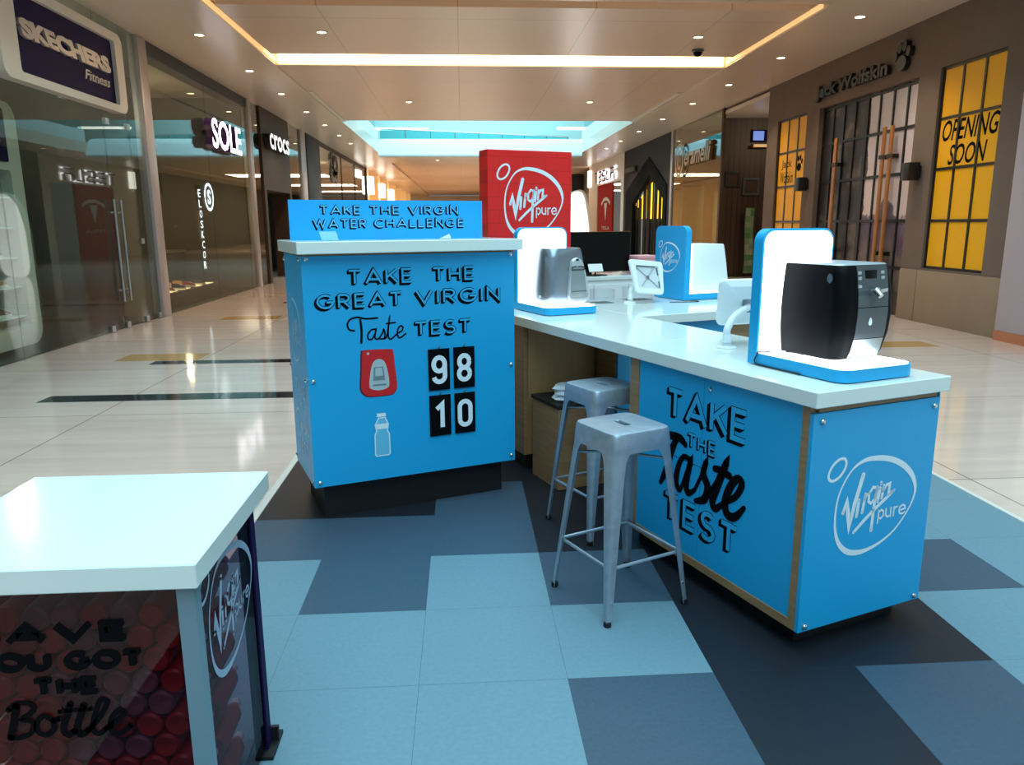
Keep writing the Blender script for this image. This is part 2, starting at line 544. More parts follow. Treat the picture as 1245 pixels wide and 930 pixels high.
M['trim_white'] = mat('trim_white', (214, 206, 196), 0.4)
M['cove'] = mat('cove_light', (255, 240, 205), 0.5, emit=9, ecol=(255, 226, 172))
M['cove_side'] = mat('cove_side_light', (255, 220, 160), 0.5, emit=0.7, ecol=(255, 206, 140))
M['shop_glass'] = glass_mat('shop_glass', (0.8, 0.87, 0.83), 1.45)
M['thin_glass'] = glass_mat('balustrade_glass', (0.55, 0.85, 0.9), 1.45)
M['pillar'] = mat('metal_pillar', (168, 158, 158), 0.35, 0.3)
M['dark'] = mat('shop_dark', (34, 34, 34), 0.6)
M['dark_brown'] = mat('shop_brown', (70, 52, 38), 0.6, spec=0.3)
M['shop_wall'] = mat('shop_wall', (86, 88, 80), 0.6)
M['shop_floor'] = mat('shop_floor', (60, 52, 44), 0.35)
M['black'] = mat('black_metal', (18, 17, 18), 0.45)
M['yellow'] = mat('yellow_poster', (238, 172, 18), 0.5, spec=0.3)
M['wood'] = mat('handle_wood', (158, 98, 44), 0.4, noise=0.2, nscale=4, stretch=(6, 6, 1))
M['grey_wall'] = mat('grey_render', (112, 97, 87), 0.8, spec=0.2, noise=0.05, nscale=3)
M['base_clad'] = mat('tan_cladding', (142, 120, 98), 0.6, noise=0.05, nscale=4)
M['sign_white'] = mat('lit_letters', (255, 255, 255), 0.5, emit=4.0, ecol=(246, 242, 255))
M['sign_soft'] = mat('soft_lit_letters', (235, 235, 235), 0.5, emit=0.9, ecol=(235, 235, 240))
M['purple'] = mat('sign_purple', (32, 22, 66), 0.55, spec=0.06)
M['letter_side'] = mat('letter_purple_side', (74, 40, 96), 0.4)
M['grey_letter'] = mat('sign_grey_letters', (176, 164, 160), 0.35, 0.2)
M['shoe_dark'] = mat('shoe_navy', (34, 40, 58), 0.7)
M['shoe_red'] = mat('shoe_red', (150, 34, 40), 0.7)
M['shoe_green'] = mat('shoe_green', (44, 190, 70), 0.6)
M['shoe_tan'] = mat('shoe_tan', (178, 128, 78), 0.7)
M['shoe_sole'] = mat('shoe_sole', (226, 218, 204), 0.6)
M['gold'] = mat('gold_letters', (136, 96, 44), 0.3, 0.6)
M['lit_yellow'] = mat('lit_yellow', (255, 200, 60), 0.5, emit=1.6, ecol=(255, 196, 40))
M['warm_lit'] = mat('warm_glow', (214, 172, 108), 0.5, emit=0.34, ecol=(255, 208, 140))  # weak emission, also put on plain walls to imitate shop light
M['white_lit'] = mat('white_lit_sign', (255, 250, 240), 0.5, emit=3.5, ecol=(255, 250, 240))
M['pod_lit'] = mat('pod_lit', (255, 255, 255), 0.5, emit=3.0)
M['teal'] = mat('pale_fascia', (206, 226, 230), 0.5)
M['upper'] = mat('upper_floor_teal', (176, 206, 206), 0.6)
M['ceiling'] = brick_mat('ceiling_panels', (208, 186, 166), (206, 184, 164), (168, 144, 124), 2.1, 2.6, 0.3, 0.009, offset=0.0, spec=0.45)
M['soffit'] = mat('soffit_paint', (208, 191, 174), 0.28, spec=0.45)
M['marble'] = brick_mat('marble_slabs', (220, 196, 183), (216, 190, 175), (150, 129, 115), 3.2, 2.2, 0.09, 0.006, offset=0.0, spec=0.5, noise=0.16, ns=(0.5, 5.5, 1))
M['inlay_black'] = mat('black_marble', (24, 23, 24), 0.1)
M['inlay_tan'] = mat('tan_marble', (188, 144, 88), 0.12)
M['vinyl_light'] = mat('vinyl_pale_blue', (101, 134, 148), 0.42, spec=0.35, noise=0.06, nscale=60)
M['vinyl_mid'] = mat('vinyl_slate', (58, 79, 96), 0.42, spec=0.35, noise=0.08, nscale=60)
M['vinyl_dark'] = mat('vinyl_charcoal', (25, 30, 38), 0.42, spec=0.35, noise=0.08, nscale=60)
M['vinyl_joint'] = mat('vinyl_joint', (52, 70, 82), 0.6)
M['far_white'] = mat('far_white_wall', (226, 224, 220), 0.6)
M['tower_side'] = mat('red_side', (176, 16, 22), 0.4)

# ------------------------------------------------------------------ setting: floors
XL, XR, ZC = -5.4, 7.4, 4.72
mb = MB().box(-10, 12, -8, 92, -0.3, -0.012)
for x0, x1, y0, y1, mi in ((-4.0, 0.6, 7.15, 7.43, 1), (-3.74, 0.8, 9.08, 9.32, 1), (-4.25, -3.25, 9.34, 9.85, 2), (5.2, 6.22, 9.42, 9.88, 2), (-4.25, -3.25, 13.4, 13.9, 2), (5.2, 6.2, 14.2, 14.7, 2),
                           (-3.8, 1.0, 16.2, 16.4, 1), (5.0, 6.2, 19.2, 19.7, 2)):
    mb.add([(x0, y0, -0.0114), (x1, y0, -0.0114), (x1, y1, -0.0114), (x0, y1, -0.0114)], [(0, 1, 2, 3)], mi)
struct('floor', mb, [M['marble'], M['inlay_black'], M['inlay_tan']])

PX0, PX1, PY0, PY1 = -1.165, 3.0, -0.6, 8.3
GX, GY, SX, SY = -0.183, 4.5617, 0.5314, 0.5344
tiles = {(0, 0): 1, (-1, 0): 2, (-2, 0): 2, (0, 1): 1, (-1, 1): 1, (-2, 1): 1, (-1, 2): 1, (-2, 2): 0, (0, 2): 0, (-2, 3): 0, (-1, 3): 0, (0, 3): 0, (-2, 4): 0, (-1, 4): 0, (0, 4): 0,
         (1, 0): 2, (1, 1): 2, (1, 2): 1, (1, 3): 0, (1, 4): 1, (1, 5): 1, (2, 0): 2, (2, 1): 2, (2, 2): 2, (2, 3): 2, (2, 4): 2, (2, 5): 2, (3, 0): 2, (3, 1): 2, (3, 2): 2, (3, 3): 2, (3, 4): 1, (3, 5): 1,
         (4, 0): 0, (4, 1): 0, (4, 2): 1, (4, 3): 0, (4, 4): 0, (4, 5): 0, (5, 0): 0, (5, 1): 0, (5, 2): 0, (5, 3): 0, (5, 4): 0, (-2, -1): 2, (-1, -1): 2, (0, -1): 2, (1, -1): 2, (0, 5): 0, (-1, 5): 0, (-2, 5): 0}
mb = MB().box(PX0, PX1, PY0, PY1, -0.011, -0.0006, 3)
rnd = random.Random(3)
for i in range(-2, 6):
    for j in range(-8, 11):
        x0, x1 = max(PX0, GX + i * SX), min(PX1, GX + (i + 1) * SX)
        y1, y0 = min(PY1, GY - j * SY), max(PY0, GY - (j + 1) * SY)
        g = 0.0006
        if x1 - x0 < 0.01 or y1 - y0 < 0.01:
            continue
        c = tiles.get((i, j))
        if c is None:
            c = rnd.choice((0, 1, 2))
        mb.add([(x0 + g, y0 + g, 0), (x1 - g, y0 + g, 0), (x1 - g, y1 - g, 0), (x0 + g, y1 - g, 0)], [(0, 1, 2, 3)], c)
struct('floor_vinyl', mb, [M['vinyl_light'], M['vinyl_mid'], M['vinyl_dark'], M['vinyl_joint']])
for i, (x0, x1) in enumerate(((PX0 - 0.045, PX0), (PX1, PX1 + 0.03))):
    struct('trim_%d' % (i + 1), MB().box(x0, x1, PY0, PY1, -0.012, 0.004, 0, 0.003), M['trim_white'])

# ------------------------------------------------------------------ setting: ceilings
CXL, CXR = -3.65, 5.5
Y0V, Y1V = 11.5, 11.9          # near cross beam, beyond it the coffer
Y2, Y3, Y4 = 16.35, 24.7, 35.6  # coffer end, far edge of the ceiling, far side of the void
mb = MB()
mb.box(XL - 4.5, CXL, -8, 92, ZC, ZC + 0.45).box(CXR, XR + 4.5, -8, 92, ZC, ZC + 0.45)
struct('ceiling_soffit', mb, M['soffit'])
mb = MB()
mb.box(CXL, CXR, Y0V - 0.05, Y1V - 0.2, ZC, ZC + 0.5)
mb.box(CXL, CXR, Y2, Y3, ZC, ZC + 0.5)
mb.box(CXL + 0.09, CXR - 0.09, Y1V + 0.4, Y2 - 0.72, ZC + 0.06, ZC + 0.16)
mb.box(CXL, CXR, Y0V, Y2 + 0.1, ZC + 0.5, ZC + 0.6)
mb.box(CXL, CXR, Y4 + 4.0, 92, ZC + 0.1, ZC + 0.5)
struct('ceiling', mb, M['ceiling'])
struct('ceiling_beam', MB().box(CXL, CXR, Y4 + 0.615, Y4 + 4.0, ZC - 0.15, ZC + 0.6), M['soffit'])
# lights in the slots around the coffer
def cove(lbl, x0, x1, y0, y1, z0, z1, m):
    o = MB().box(x0, x1, y0, y1, z0, z1).build('cove_light', M[m])
    tag(o, lbl, 'ceiling light', 'strip lights around the ceiling panel')
cove('bright warm strip light across the far end of the raised ceiling panel', CXL + 0.06, CXR - 0.06, Y2 - 0.03, Y2 - 0.002, ZC + 0.03, ZC + 0.3, 'cove')
cove('warm strip light across the near ceiling beam at the top of the view', CXL + 0.06, CXR - 0.06, Y1V - 0.2, Y1V - 0.17, ZC + 0.03, ZC + 0.22, 'cove_side')
cove('thin warm light line along the ceiling on the shoe shop side', CXL + 0.002, CXL + 0.03, Y1V + 0.1, Y2 - 0.1, ZC + 0.03, ZC + 0.1, 'cove_side')
cove('thin warm light line along the ceiling on the yellow window side', CXR - 0.03, CXR - 0.002, Y1V + 0.1, Y2 - 0.1, ZC + 0.03, ZC + 0.1, 'cove_side')
area('cove_glow', (0.9, Y2 - 0.35, ZC + 0.25), (PI / 2 * 1.0, 0, 0), 8.6, 0.25, 40, WARM)

# the open voids: fascias, balustrades, the upper floor
mb = MB()
for y0, y1 in ((-8, Y0V - 0.05), (Y3, Y4)):
    mb.box(CXL - 0.25, CXL - 0.01, y0, y1, ZC + 0.45, ZC + 0.95).box(CXR + 0.01, CXR + 0.25, y0, y1, ZC + 0.45, ZC + 0.95)
struct('trim_3', mb, M['teal'])
# curved pale fascia of the bridge across the far void
pf = [(Y4 - 0.15, ZC - 0.15), (Y4 - 0.15, ZC - 0.08), (Y4 + 0.0, ZC + 0.12), (Y4 + 0.1, ZC + 0.35), (Y4 + 0.3, ZC + 0.55), (Y4 + 0.6, ZC + 0.66), (Y4 + 5.5, ZC + 0.67), (Y4 + 5.5, ZC + 0.62), (Y4 + 0.61, ZC + 0.62), (Y4 + 0.61, ZC - 0.15)]
struct('trim_4', MB().prism(pf, CXL, CXR, 'x'), M['teal'])
M['rail_glass'] = glass_mat('rail_glass', (0.5, 0.84, 0.87), 1.45)
t = thing('glass_balustrade', 'pale blue glass balustrade set askew along the upper floor bridge', 'balustrade', (CXL, Y4 + 0.9, ZC + 0.68))
for k in range(8):
    x0, x1 = k * 1.14, k * 1.14 + 1.1
    y0, y1 = x0 * 0.36, x1 * 0.36
    MB().add([(x0, y0, 0), (x1, y1, 0), (x1, y1, 0.42), (x0, y0, 0.42), (x0, y0 + 0.02, 0), (x1, y1 + 0.02, 0), (x1, y1 + 0.02, 0.42), (x0, y0 + 0.02, 0.42)], [(0, 1, 2, 3), (7, 6, 5, 4), (0, 3, 7, 4), (1, 5, 6, 2), (3, 2, 6, 7), (0, 4, 5, 1)]).build('glass_pane', M['rail_glass'], t)
    MB().box(x1 + 0.005, x1 + 0.035, y1, y1 + 0.03, 0, 0.44).build('post', M['dark'], t)
MB().tube([(0, 0, 0.45), (9.1, 9.1 * 0.36, 0.45)], 0.03, 6).build('handrail', M['steel'], t)
for sx, nm in ((CXL - 0.12, 'shoe shop'), (CXR + 0.12, 'yellow window')):
    for ya, yb, wh in ((Y3, Y4, 'far'), (-8, Y0V, 'near')):
        o = MB().box(sx - 0.01, sx + 0.01, ya, yb, ZC + 0.95, ZC + 2.0).build('glass_balustrade', M['thin_glass'])
        tag(o, 'long glass balustrade of the upper floor by the %s opening, %s side' % (wh, nm), 'balustrade', 'side balustrades of the upper floor')
mb = MB()
mb.box(-10, 12, Y4 + 7, Y4 + 7.3, ZC + 0.5, 11).box(CXL - 5.0, CXL - 4.8, -8, 43, ZC + 0.45, 11).box(CXR + 4.8, CXR + 5.0, -8, 43, ZC + 0.45, 11)
struct('wall_upper', mb, M['upper'])
for lbl, x0, x1, y, z in (('warm strip light above the bridge, on the shoe shop side', -4.5, -1.56, Y4 + 3.0, ZC + 1.33), ('warm strip light above the bridge, beyond the red tower', 4.76, 7.2, Y4 + 3.0, ZC + 1.36), ('short warm strip light lower down, beyond the red tower', 5.4, 6.4, Y4 + 3.0, ZC + 0.8)):
    tag(MB().box(x0, x1, y, y + 0.15, z, z + 0.1).build('strip_light', M['white_lit']), lbl, 'light', 'strip lights of the upper floor')
mb = MB().box(CXL - 4.8, CXL - 0.6, Y3 - 6, Y4 + 7, ZC + 3.4, ZC + 3.6).box(CXR + 0.6, CXR + 4.8, Y3 - 6, Y4 + 7, ZC + 3.4, ZC + 3.6)
struct('ceiling_upper', mb, M['upper'])

struct('trim_40', MB().box(CXL + 0.0, CXL + 0.02, Y2 + 0.2, Y3, ZC - 0.035, ZC).box(CXL + 0.05, CXL + 0.16, Y2 + 3.0, Y3, ZC - 0.03, ZC).box(CXR - 0.02, CXR, Y2 + 0.2, Y3, ZC - 0.035, ZC).box(CXR - 0.16, CXR - 0.05, Y2 + 3.0, Y3, ZC - 0.03, ZC), M['trim_white'])

# downlights
def downlight(x, y, lbl, z=ZC, power=44):
    t = thing('downlight', lbl, 'ceiling light', (x, y, z), 0, 'ceiling downlights')
    MB().ring([(0.1 * math.cos(a), 0.1 * math.sin(a)) for a in (2 * PI * i / 20 for i in range(20))], [(0.075 * math.cos(a), 0.075 * math.sin(a)) for a in (2 * PI * i / 20 for i in range(20))], -0.012, 0.0).build('trim_ring', M['trim_white'], t)
    MB().lathe([(0.0, -0.004), (0.074, -0.006), (0.074, -0.001)], 0, 0, 0, 16).build('lens', M['lens'], t)
    if power:
        l = bpy.data.lights.new('downlight', 'SPOT')
        l.energy, l.color, l.spot_size, l.spot_blend, l.shadow_soft_size = power * 4, WARM, 2.0, 0.8, 0.05
        o = bpy.data.objects.new('downlight_lamp', l)
        o.location = (x, y, z - 0.03)
        COL.objects.link(o)
side = {-4.32: 'shoe shop', 6.25: 'yellow window'}
ordn = ['nearest', 'second', 'third', 'fourth', 'fifth', 'sixth', 'seventh', 'eighth']
for x, ys in ((-4.32, (13.9, 16.97, 19.8, 22.85, 25.8, 28.7, 31.5)), (6.25, (12.34, 15.33, 18.27, 21.1, 24.2, 27.4, 30.5, 33.5))):
    for k, y in enumerate(ys):
        downlight(x, y, '%s small round downlight in the ceiling row on the %s side' % (ordn[k], side[x]))
for x, y, lb in ((-1.32, 21.0, 'downlight in the cross ceiling, toward the shoe shops'), (3.43, 20.9, 'downlight in the cross ceiling, above the red tower'), (-1.1, 37.6, 'downlight under the far bridge, over the header sign'), (-2.3, 13.9, 'downlight in the raised panel, toward the shoe shops'), (4.2, 14.0, 'downlight in the raised panel, beside the dome camera')):
    downlight(x, y, 'small round ' + lb, z=ZC + (0.06 if y < 15 else -0.15 if y > 37 else 0), power=0 if y < 15 else 48)

t = thing('security_camera', 'small dark dome security camera under the ceiling by the strip light', 'camera', (4.5, 15.0, ZC + 0.06))
MB().lathe([(0.0, 0), (0.11, 0), (0.115, -0.03), (0.09, -0.045), (0, -0.045)], n=20).build('mount', M['dark_grey'], t)
MB().lathe([(0.085, -0.046)] + [(0.085 * math.cos(a), -0.046 - 0.085 * math.sin(a)) for a in (0.3, 0.6, 0.9, 1.2, 1.5)], n=20).build('dome', M['gloss_black'], t)

# ------------------------------------------------------------------ setting: shop shells
def wall_holes(mb, x0, x1, ya, yb, za, zb, holes, mi=0):
    """a wall in the y-z plane with rectangular openings"""
    ys = sorted({ya, yb} | {h[0] for h in holes} | {h[1] for h in holes})
    zs = sorted({za, zb} | {h[2] for h in holes} | {h[3] for h in holes})
    for a, b in zip(ys[:-1], ys[1:]):
        run = None
        for c, d in zip(zs[:-1], zs[1:]):
            hole = any(h[0] - 1e-6 <= a and b <= h[1] + 1e-6 and h[2] - 1e-6 <= c and d <= h[3] + 1e-6 for h in holes)
            if hole:
                if run:
                    mb.box(x0, x1, a, b, run[0], run[1], mi)
                run = None
            else:
                run = (run[0], d) if run else (c, d)
        if run:
            mb.box(x0, x1, a, b, run[0], run[1], mi)
    return mb

# left side: back walls and partitions of the shops
mb = MB().box(-9.6, -9.4, -8, 46, -0.012, ZC)
for y in (4.0, 14.12, 20.6, 29.0, 30.6, 44.9):
    mb.box(-9.4, -5.55, y - 0.06, y + 0.06, -0.012, ZC)
struct('wall_left', mb, M['shop_wall'])
struct('floor_left', MB().box(-9.4, XL - 0.05, 4, 20.6, -0.012, 0.0), M['shop_floor'])
# pillars between the shopfronts
n = 5
for y0, y1, m in ((13.9, 14.25, 'pillar'), (20.5, 20.78, 'pillar'), (26.9, 27.7, 'pillar'), (27.9, 30.4, 'dark'), (44.7, 45.1, 'dark')):
    struct('trim_%d' % n, MB().box(XL - 0.12, XL + 0.06, y0, y1, -0.012, ZC, 0, 0.01).box(XL - 0.1, XL + 0.065, y0 - 0.004, y1 + 0.004, 1.55, 1.565), M[m]); n += 1
# glazing
def pane(y0, y1, z0, z1, x, i):
    struct('window_%d' % i, MB().box(x - 0.008, x + 0.008, y0, y1, z0, z1), M['shop_glass'])
wi = 1
for y0, y1, z0, z1 in ((6.6, 9.55, 0.0, ZC - 0.01), (9.56, 12.42, 0.0, ZC - 0.01), (12.43, 13.32, 3.17, ZC - 0.01), (13.33, 13.89, 0, ZC - 0.01), (14.26, 17.3, 0, 4.5), (17.31, 20.1, 0, 4.5), (20.11, 20.49, 0, 4.5),
                       (20.8, 21.65, 0, ZC - 0.01), (25.1, 26.88, 0, ZC - 0.01), (30.45, 35.85, 0, 4.55), (35.9, 40.2, 0, 4.55), (40.25, 44.65, 0, 4.55)):
    pane(y0, y1, z0, z1, XL, wi); wi += 1
struct('trim_%d' % n, MB().box(XL - 0.3, XL + 0.02, 14.26, 20.49, 4.5, ZC), M['black']); n += 1
struct('trim_%d' % n, MB().box(XL - 0.03, XL + 0.03, 30.45, 44.65, 4.55, ZC).box(XL - 0.03, XL + 0.03, 35.85, 35.9, 0, 4.55).box(XL - 0.03, XL + 0.03, 40.2, 40.25, 0, 4.55), M['black']); n += 1
struct('wall_brown', MB().box(XL - 0.5, XL + 0.05, 21.7, 25.1, 2.55, ZC).box(XL - 0.5, XL + 0.05, 24.85, 25.1, -0.012, 2.55).box(XL - 0.5, XL + 0.05, 21.7, 21.95, -0.012, 2.55), M['dark_brown'])
# glass door of the first shop
d = MB().box(XL - 0.008, XL + 0.008, 12.43, 13.32, 0.02, 3.16).build('door_1', M['shop_glass'])
d['kind'] = 'structure'
mb = MB()
for y in (12.36, 12.6):
    mb.tube([(XL + 0.06, y, 0.42), (XL + 0.06, y, 2.0)], 0.018, 10)
    for z in (0.6, 1.8):
        mb.tube([(XL, y, z), (XL + 0.06, y, z)], 0.012, 8)
h = mb.build('door_handle', M['steel'], d)
mb = MB()
for y, z in ((12.45, 3.12), (13.2, 3.12), (11.2, 3.3), (12.45, 0.0), (13.2, 0.0), (11.9, 0.0), (13.32, 1.3), (13.75, 0.0)):
    mb.box(XL - 0.02, XL + 0.03, y, y + 0.12, z, z + 0.09)
mb.build('door_hinge', M['steel'], d)

# right side walls
W1 = (16.55, 18.07, 0.85, 3.88)
DR = (12.5, 15.97, -0.012, 3.87)
W2 = (10.47, 11.93, 0.85, 3.9)
struct('wall_right', wall_holes(MB(), XR, XR + 0.3, 9.95, 18.68, -0.012, ZC, [W1, DR, W2]), M['grey_wall'])
mb = MB().box(XR - 0.03, XR, 9.95, 11.97, -0.012, 0.82, 0, 0.004).box(XR - 0.03, XR, 11.99, 12.47, -0.012, 0.82, 0, 0.004).box(XR - 0.03, XR, 16.0, 18.68, -0.012, 0.82, 0, 0.004)
struct('baseboard_right', mb, M['base_clad'])
M['mauve'] = mat('pillar_mauve', (176, 164, 172), 0.45)
struct('trim_%d' % n, MB().box(XR - 0.1, XR + 0.3, 9.2, 9.93, 0.12, ZC, 0, 0.005).box(XR - 0.104, XR + 0.3, 9.196, 9.934, 2.1, 2.112), M['mauve']); n += 1
struct('trim_%d' % n, MB().box(XR - 0.11, XR + 0.3, 9.2, 9.93, -0.012, 0.12), mat('terracotta', (182, 112, 78), 0.5)); n += 1
struct('wall_white', MB().box(XR - 0.12, XR + 0.3, -8, 9.18, -0.012, ZC), M['far_white'])
# window grids: yellow posters behind black bars
def barred(i, w, yb, zb, face):
    y0, y1, z0, z1 = w
    g = MB().box(XR + 0.06, XR + 0.08, y0, y1, z0, z1).build('window_%d' % i, face)
    g['kind'] = 'structure'
    m_ = MB()
    b = 0.021
    m_.box(XR + 0.045, XR + 0.06, y0, y0 + 2 * b, z0, z1).box(XR + 0.043, XR + 0.06, y1 - 2 * b, y1, z0, z1).box(XR + 0.043, XR + 0.06, y0, y1, z0, z0 + 2 * b).box(XR + 0.043, XR + 0.06, y0, y1, z1 - 2 * b, z1)
    for y in yb:
        m_.box(XR + 0.045, XR + 0.06, y - b, y + b, z0, z1)
    for z in zb:
        m_.box(XR + 0.044, XR + 0.06, y0, y1, z - b, z + b)
    m_.build('window_frame', M['black'], g)
    return g
zb = (1.6, 2.385, 3.14)
g1 = barred(wi, W1, (17.05, 17.56), zb, M['yellow']); wi += 1
g2 = barred(wi, W2, (10.95, 11.44), zb, M['yellow']); wi += 1
mb = MB()
fn = f_left(XR + 0.06)
font_text(mb, 'OPENING', -11.82, -10.55, 2.79, 3.1, fn, 0.001, shear=0.22, bold=0.015)
mb.build('lettering', M['black_print'], g2)
mb = MB()
font_text(mb, 'SOON', -11.62, -10.75, 2.43, 2.73, fn, 0.001, shear=0.22, bold=0.015)
mb.build('lettering', M['black_print'], g2)
mb = MB()
font_text(mb, 'Jack', -17.85, -17.3, 2.76, 2.98, fn, 0.001, bold=0.01)
mb.build('lettering', M['black_print'], g1)
mb = MB()
font_text(mb, 'Wolfskin', -17.9, -17.2, 2.46, 2.72, fn, 0.001, bold=0.01)
def paw(mb, cx, cz, r, fn, d, mi=0):
    mb.add([fn(cx + p[0] * r, cz + p[1] * r, d) for p in arc(0, -0.3, 0.55, 0.45, 0, 360, 16)], [list(range(17))], mi)
    for px_, pz, a in ((-0.7, 0.2, 0.22), (-0.28, 0.62, 0.24), (0.24, 0.66, 0.24), (0.68, 0.28, 0.22)):
        mb.add([fn(cx + (px_ + q[0]) * r, cz + (pz + q[1]) * r, d) for q in arc(0, 0, a, a * 1.35, 0, 360, 12)], [list(range(13))], mi)
mb.build('lettering', M['black_print'], g1)
mb = MB()
paw(mb, -16.92, 2.84, 0.2, fn, 0.001)
mb.build('paw_mark', M['black_print'], g1)

# picture behind the shop doors: pale sky and a purple hill, dark foliage on the other side
m = bpy.data.materials.new('door_picture')
m.use_nodes = True
nt = m.node_tree
b = nt.nodes['Principled BSDF']
b.inputs['Roughness'].default_value = 0.5
tc = nt.nodes.new('ShaderNodeTexCoord')
sp = nt.nodes.new('ShaderNodeSeparateXYZ')
nz = nt.nodes.new('ShaderNodeTexNoise'); nz.inputs['Scale'].default_value = 1.7; nz.inputs['Detail'].default_value = 6
nt.links.new(tc.outputs['Object'], sp.inputs[0]); nt.links.new(tc.outputs['Object'], nz.inputs['Vector'])
def mth(op, a, bb):
    q = nt.nodes.new('ShaderNodeMath'); q.operation = op
    for i_, v in enumerate((a, bb)):
        if isinstance(v, (int, float)):
            q.inputs[i_].default_value = v
        else:
            nt.links.new(v, q.inputs[i_])
    return q.outputs[0]
def ramp(src, stops):
    r = nt.nodes.new('ShaderNodeValToRGB')
    while len(r.color_ramp.elements) < len(stops):
        r.color_ramp.elements.new(0.5)
    for e, (p, c) in zip(r.color_ramp.elements, stops):
        e.position = p; e.color = (*lin(c), 1)
    nt.links.new(src, r.inputs[0])
    return r.outputs[0]
hz = mth('ADD', mth('MULTIPLY', sp.outputs['Z'], 0.25), mth('MULTIPLY', mth('SUBTRACT', nz.outputs['Fac'], 0.5), 0.45))
sky_c = ramp(hz, [(0.12, (50, 44, 38)), (0.24, (112, 98, 92)), (0.34, (84, 64, 84)), (0.43, (106, 90, 112)), (0.45, (208, 190, 190)), (0.95, (204, 198, 206))])
fol_c = ramp(nz.outputs['Fac'], [(0.35, (22, 20, 20)), (0.52, (46, 40, 38)), (0.62, (96, 84, 76)), (0.7, (60, 40, 40))])
mx = nt.nodes.new('ShaderNodeMix'); mx.data_type = 'RGBA'
nt.links.new(mth('GREATER_THAN', mth('ADD', sp.outputs['Y'], mth('MULTIPLY', nz.outputs['Fac'], 0.4)), 14.35), mx.inputs[0])
nt.links.new(sky_c, mx.inputs[6]); nt.links.new(fol_c, mx.inputs[7]); nt.links.new(mx.outputs[2], b.inputs['Base Color'])
d2_ = MB().box(XR + 0.12, XR + 0.14, DR[0], DR[1], DR[2], DR[3]).build('door_2', m)
d2_['kind'] = 'structure'
m_ = MB()
for k in range(9):
    y = DR[0] + (DR[1] - DR[0]) * k / 8
    bw = 0.05 if k in (0, 4, 8) else 0.02
    m_.box(XR + 0.095, XR + 0.12, max(DR[0], y - bw), min(DR[1], y + bw), DR[2], DR[3])
for z in (0.8, 1.6, 2.385, 3.14, 3.83):
    m_.box(XR + 0.098, XR + 0.12, DR[0], DR[1], z - 0.026, z + 0.026)
m_.build('door_frame', M['black'], d2_)
for y, w in ((15.1, 0.06), (13.36, 0.045), (13.12, 0.045)):
    m_ = MB().box(XR - 0.04, XR + 0.0, y - w, y + w, 0.3, 3.2, 0, 0.012)
    hb = m_.build('door_handle', M['wood'], d2_)
    MB().box(XR, XR + 0.1, y - w - 0.02, y + w + 0.02, 2.66, 2.73).box(XR, XR + 0.1, y - w - 0.02, y + w + 0.02, 1.0, 1.07).box(XR - 0.05, XR - 0.04, y - w - 0.03, y + w + 0.03, 2.66, 2.73).build('handle_bracket', M['black'], hb)

# shop name in raised black letters with a paw, over the doors
t = thing('shop_sign', 'raised black shop lettering with a paw print above the barred doors', 'sign', (XR, 14.4, 4.2))
fn = f_left(0, 0, -4.2)
mb = MB(); font_text(mb, 'Jack Wolfskin', -1.6, 1.08, 3.98, 4.3, fn, 0.03, 0.07, bold=0.035); mb.build('lettering', M['black'], t)
mb = MB()
for dd in (0.02, 0.05, 0.09):
    paw(mb, 1.47, 4.24, 0.27, fn, dd)
for q in ((0, -0.3, 0.55, 0.45), (-0.7, 0.2, 0.22, 0.3), (-0.28, 0.62, 0.24, 0.32), (0.24, 0.66, 0.24, 0.32), (0.68, 0.28, 0.22, 0.3)):
    a_ = arc(1.47 + q[0] * 0.27, 4.24 + q[1] * 0.27, q[2] * 0.27, q[3] * 0.27, 0, 360, 14)
    mb.add([fn(p[0], p[1], 0.0) for p in a_] + [fn(p[0], p[1], 0.09) for p in a_], [(i, i + 1, i + 16, i + 15) for i in range(14)])
mb.build('paw_mark', M['black'], t)
for y, lb in ((12.25, 'black box wall light between the barred doors and the large yellow window'), (16.3, 'black box wall light between the small yellow window and the barred doors')):
    t = thing('wall_light', lb, 'wall light', (XR, y, 2.38), 0, 'wall lights of the barred shop')
    MB().box(-0.05, 0, -0.06, 0.06, -0.1, 0.1, 0, 0.006).build('back_plate', M['black'], t)
    MB().box(-0.24, -0.05, -0.11, 0.11, -0.14, 0.14, 0, 0.012).build('housing', M['black'], t)

# brown panelled shop beyond, its glass front with gold letters
M['olive'] = mat('olive_wall', (66, 60, 44), 0.7, spec=0.2)
M['slat'] = brick_mat('brown_slats', (74, 54, 38), (66, 47, 33), (30, 21, 15), 0.16, 6.0, 0.5, 0.012, offset=0.0, axes=('x', 'z'))
struct('wall_slatted', MB().box(7.7, 11.8, 22.6, 22.75, -0.012, 4.55), M['slat'])
struct('wall_recess', MB().box(11.7, 11.8, 18.68, 27.4, -0.012, ZC).box(XR + 0.3, 11.8, 18.6, 18.7, -0.012, ZC).box(XR + 0.02, 11.8, 27.2, 27.4, -0.012, ZC).box(7.7, 11.8, 26.9, 27.0, -0.012, 4.4), M['olive'])
struct('ceiling_recess', MB().box(XR + 0.02, 11.7, 18.7, 22.7, 4.55, 4.65), M['soffit'])
pane(22.0, 26.95, 0, 4.68, XR, wi); wi += 1
struct('trim_%d' % n, MB().box(XR - 0.05, XR + 0.08, 26.96, 27.2, -0.012, ZC, 0, 0.01), M['pillar']); n += 1
struct('trim_%d' % n, MB().box(XR - 0.03, XR + 0.05, 21.86, 21.99, -0.012, ZC), M['dark_brown']); n += 1
t = thing('shop_sign', 'dark gold shop lettering hung on the corner glass of the brown shop', 'sign', (XR, 24.4, 3.7))
mb = MB(); fn = f_left(-0.03, 0, -3.7)
font_text(mb, 'eramelli', -0.9, 1.75, 3.4, 3.98, fn, 0, 0.08, shear=0.2, bold=0.02); mb.build('lettering', M['gold'], t)
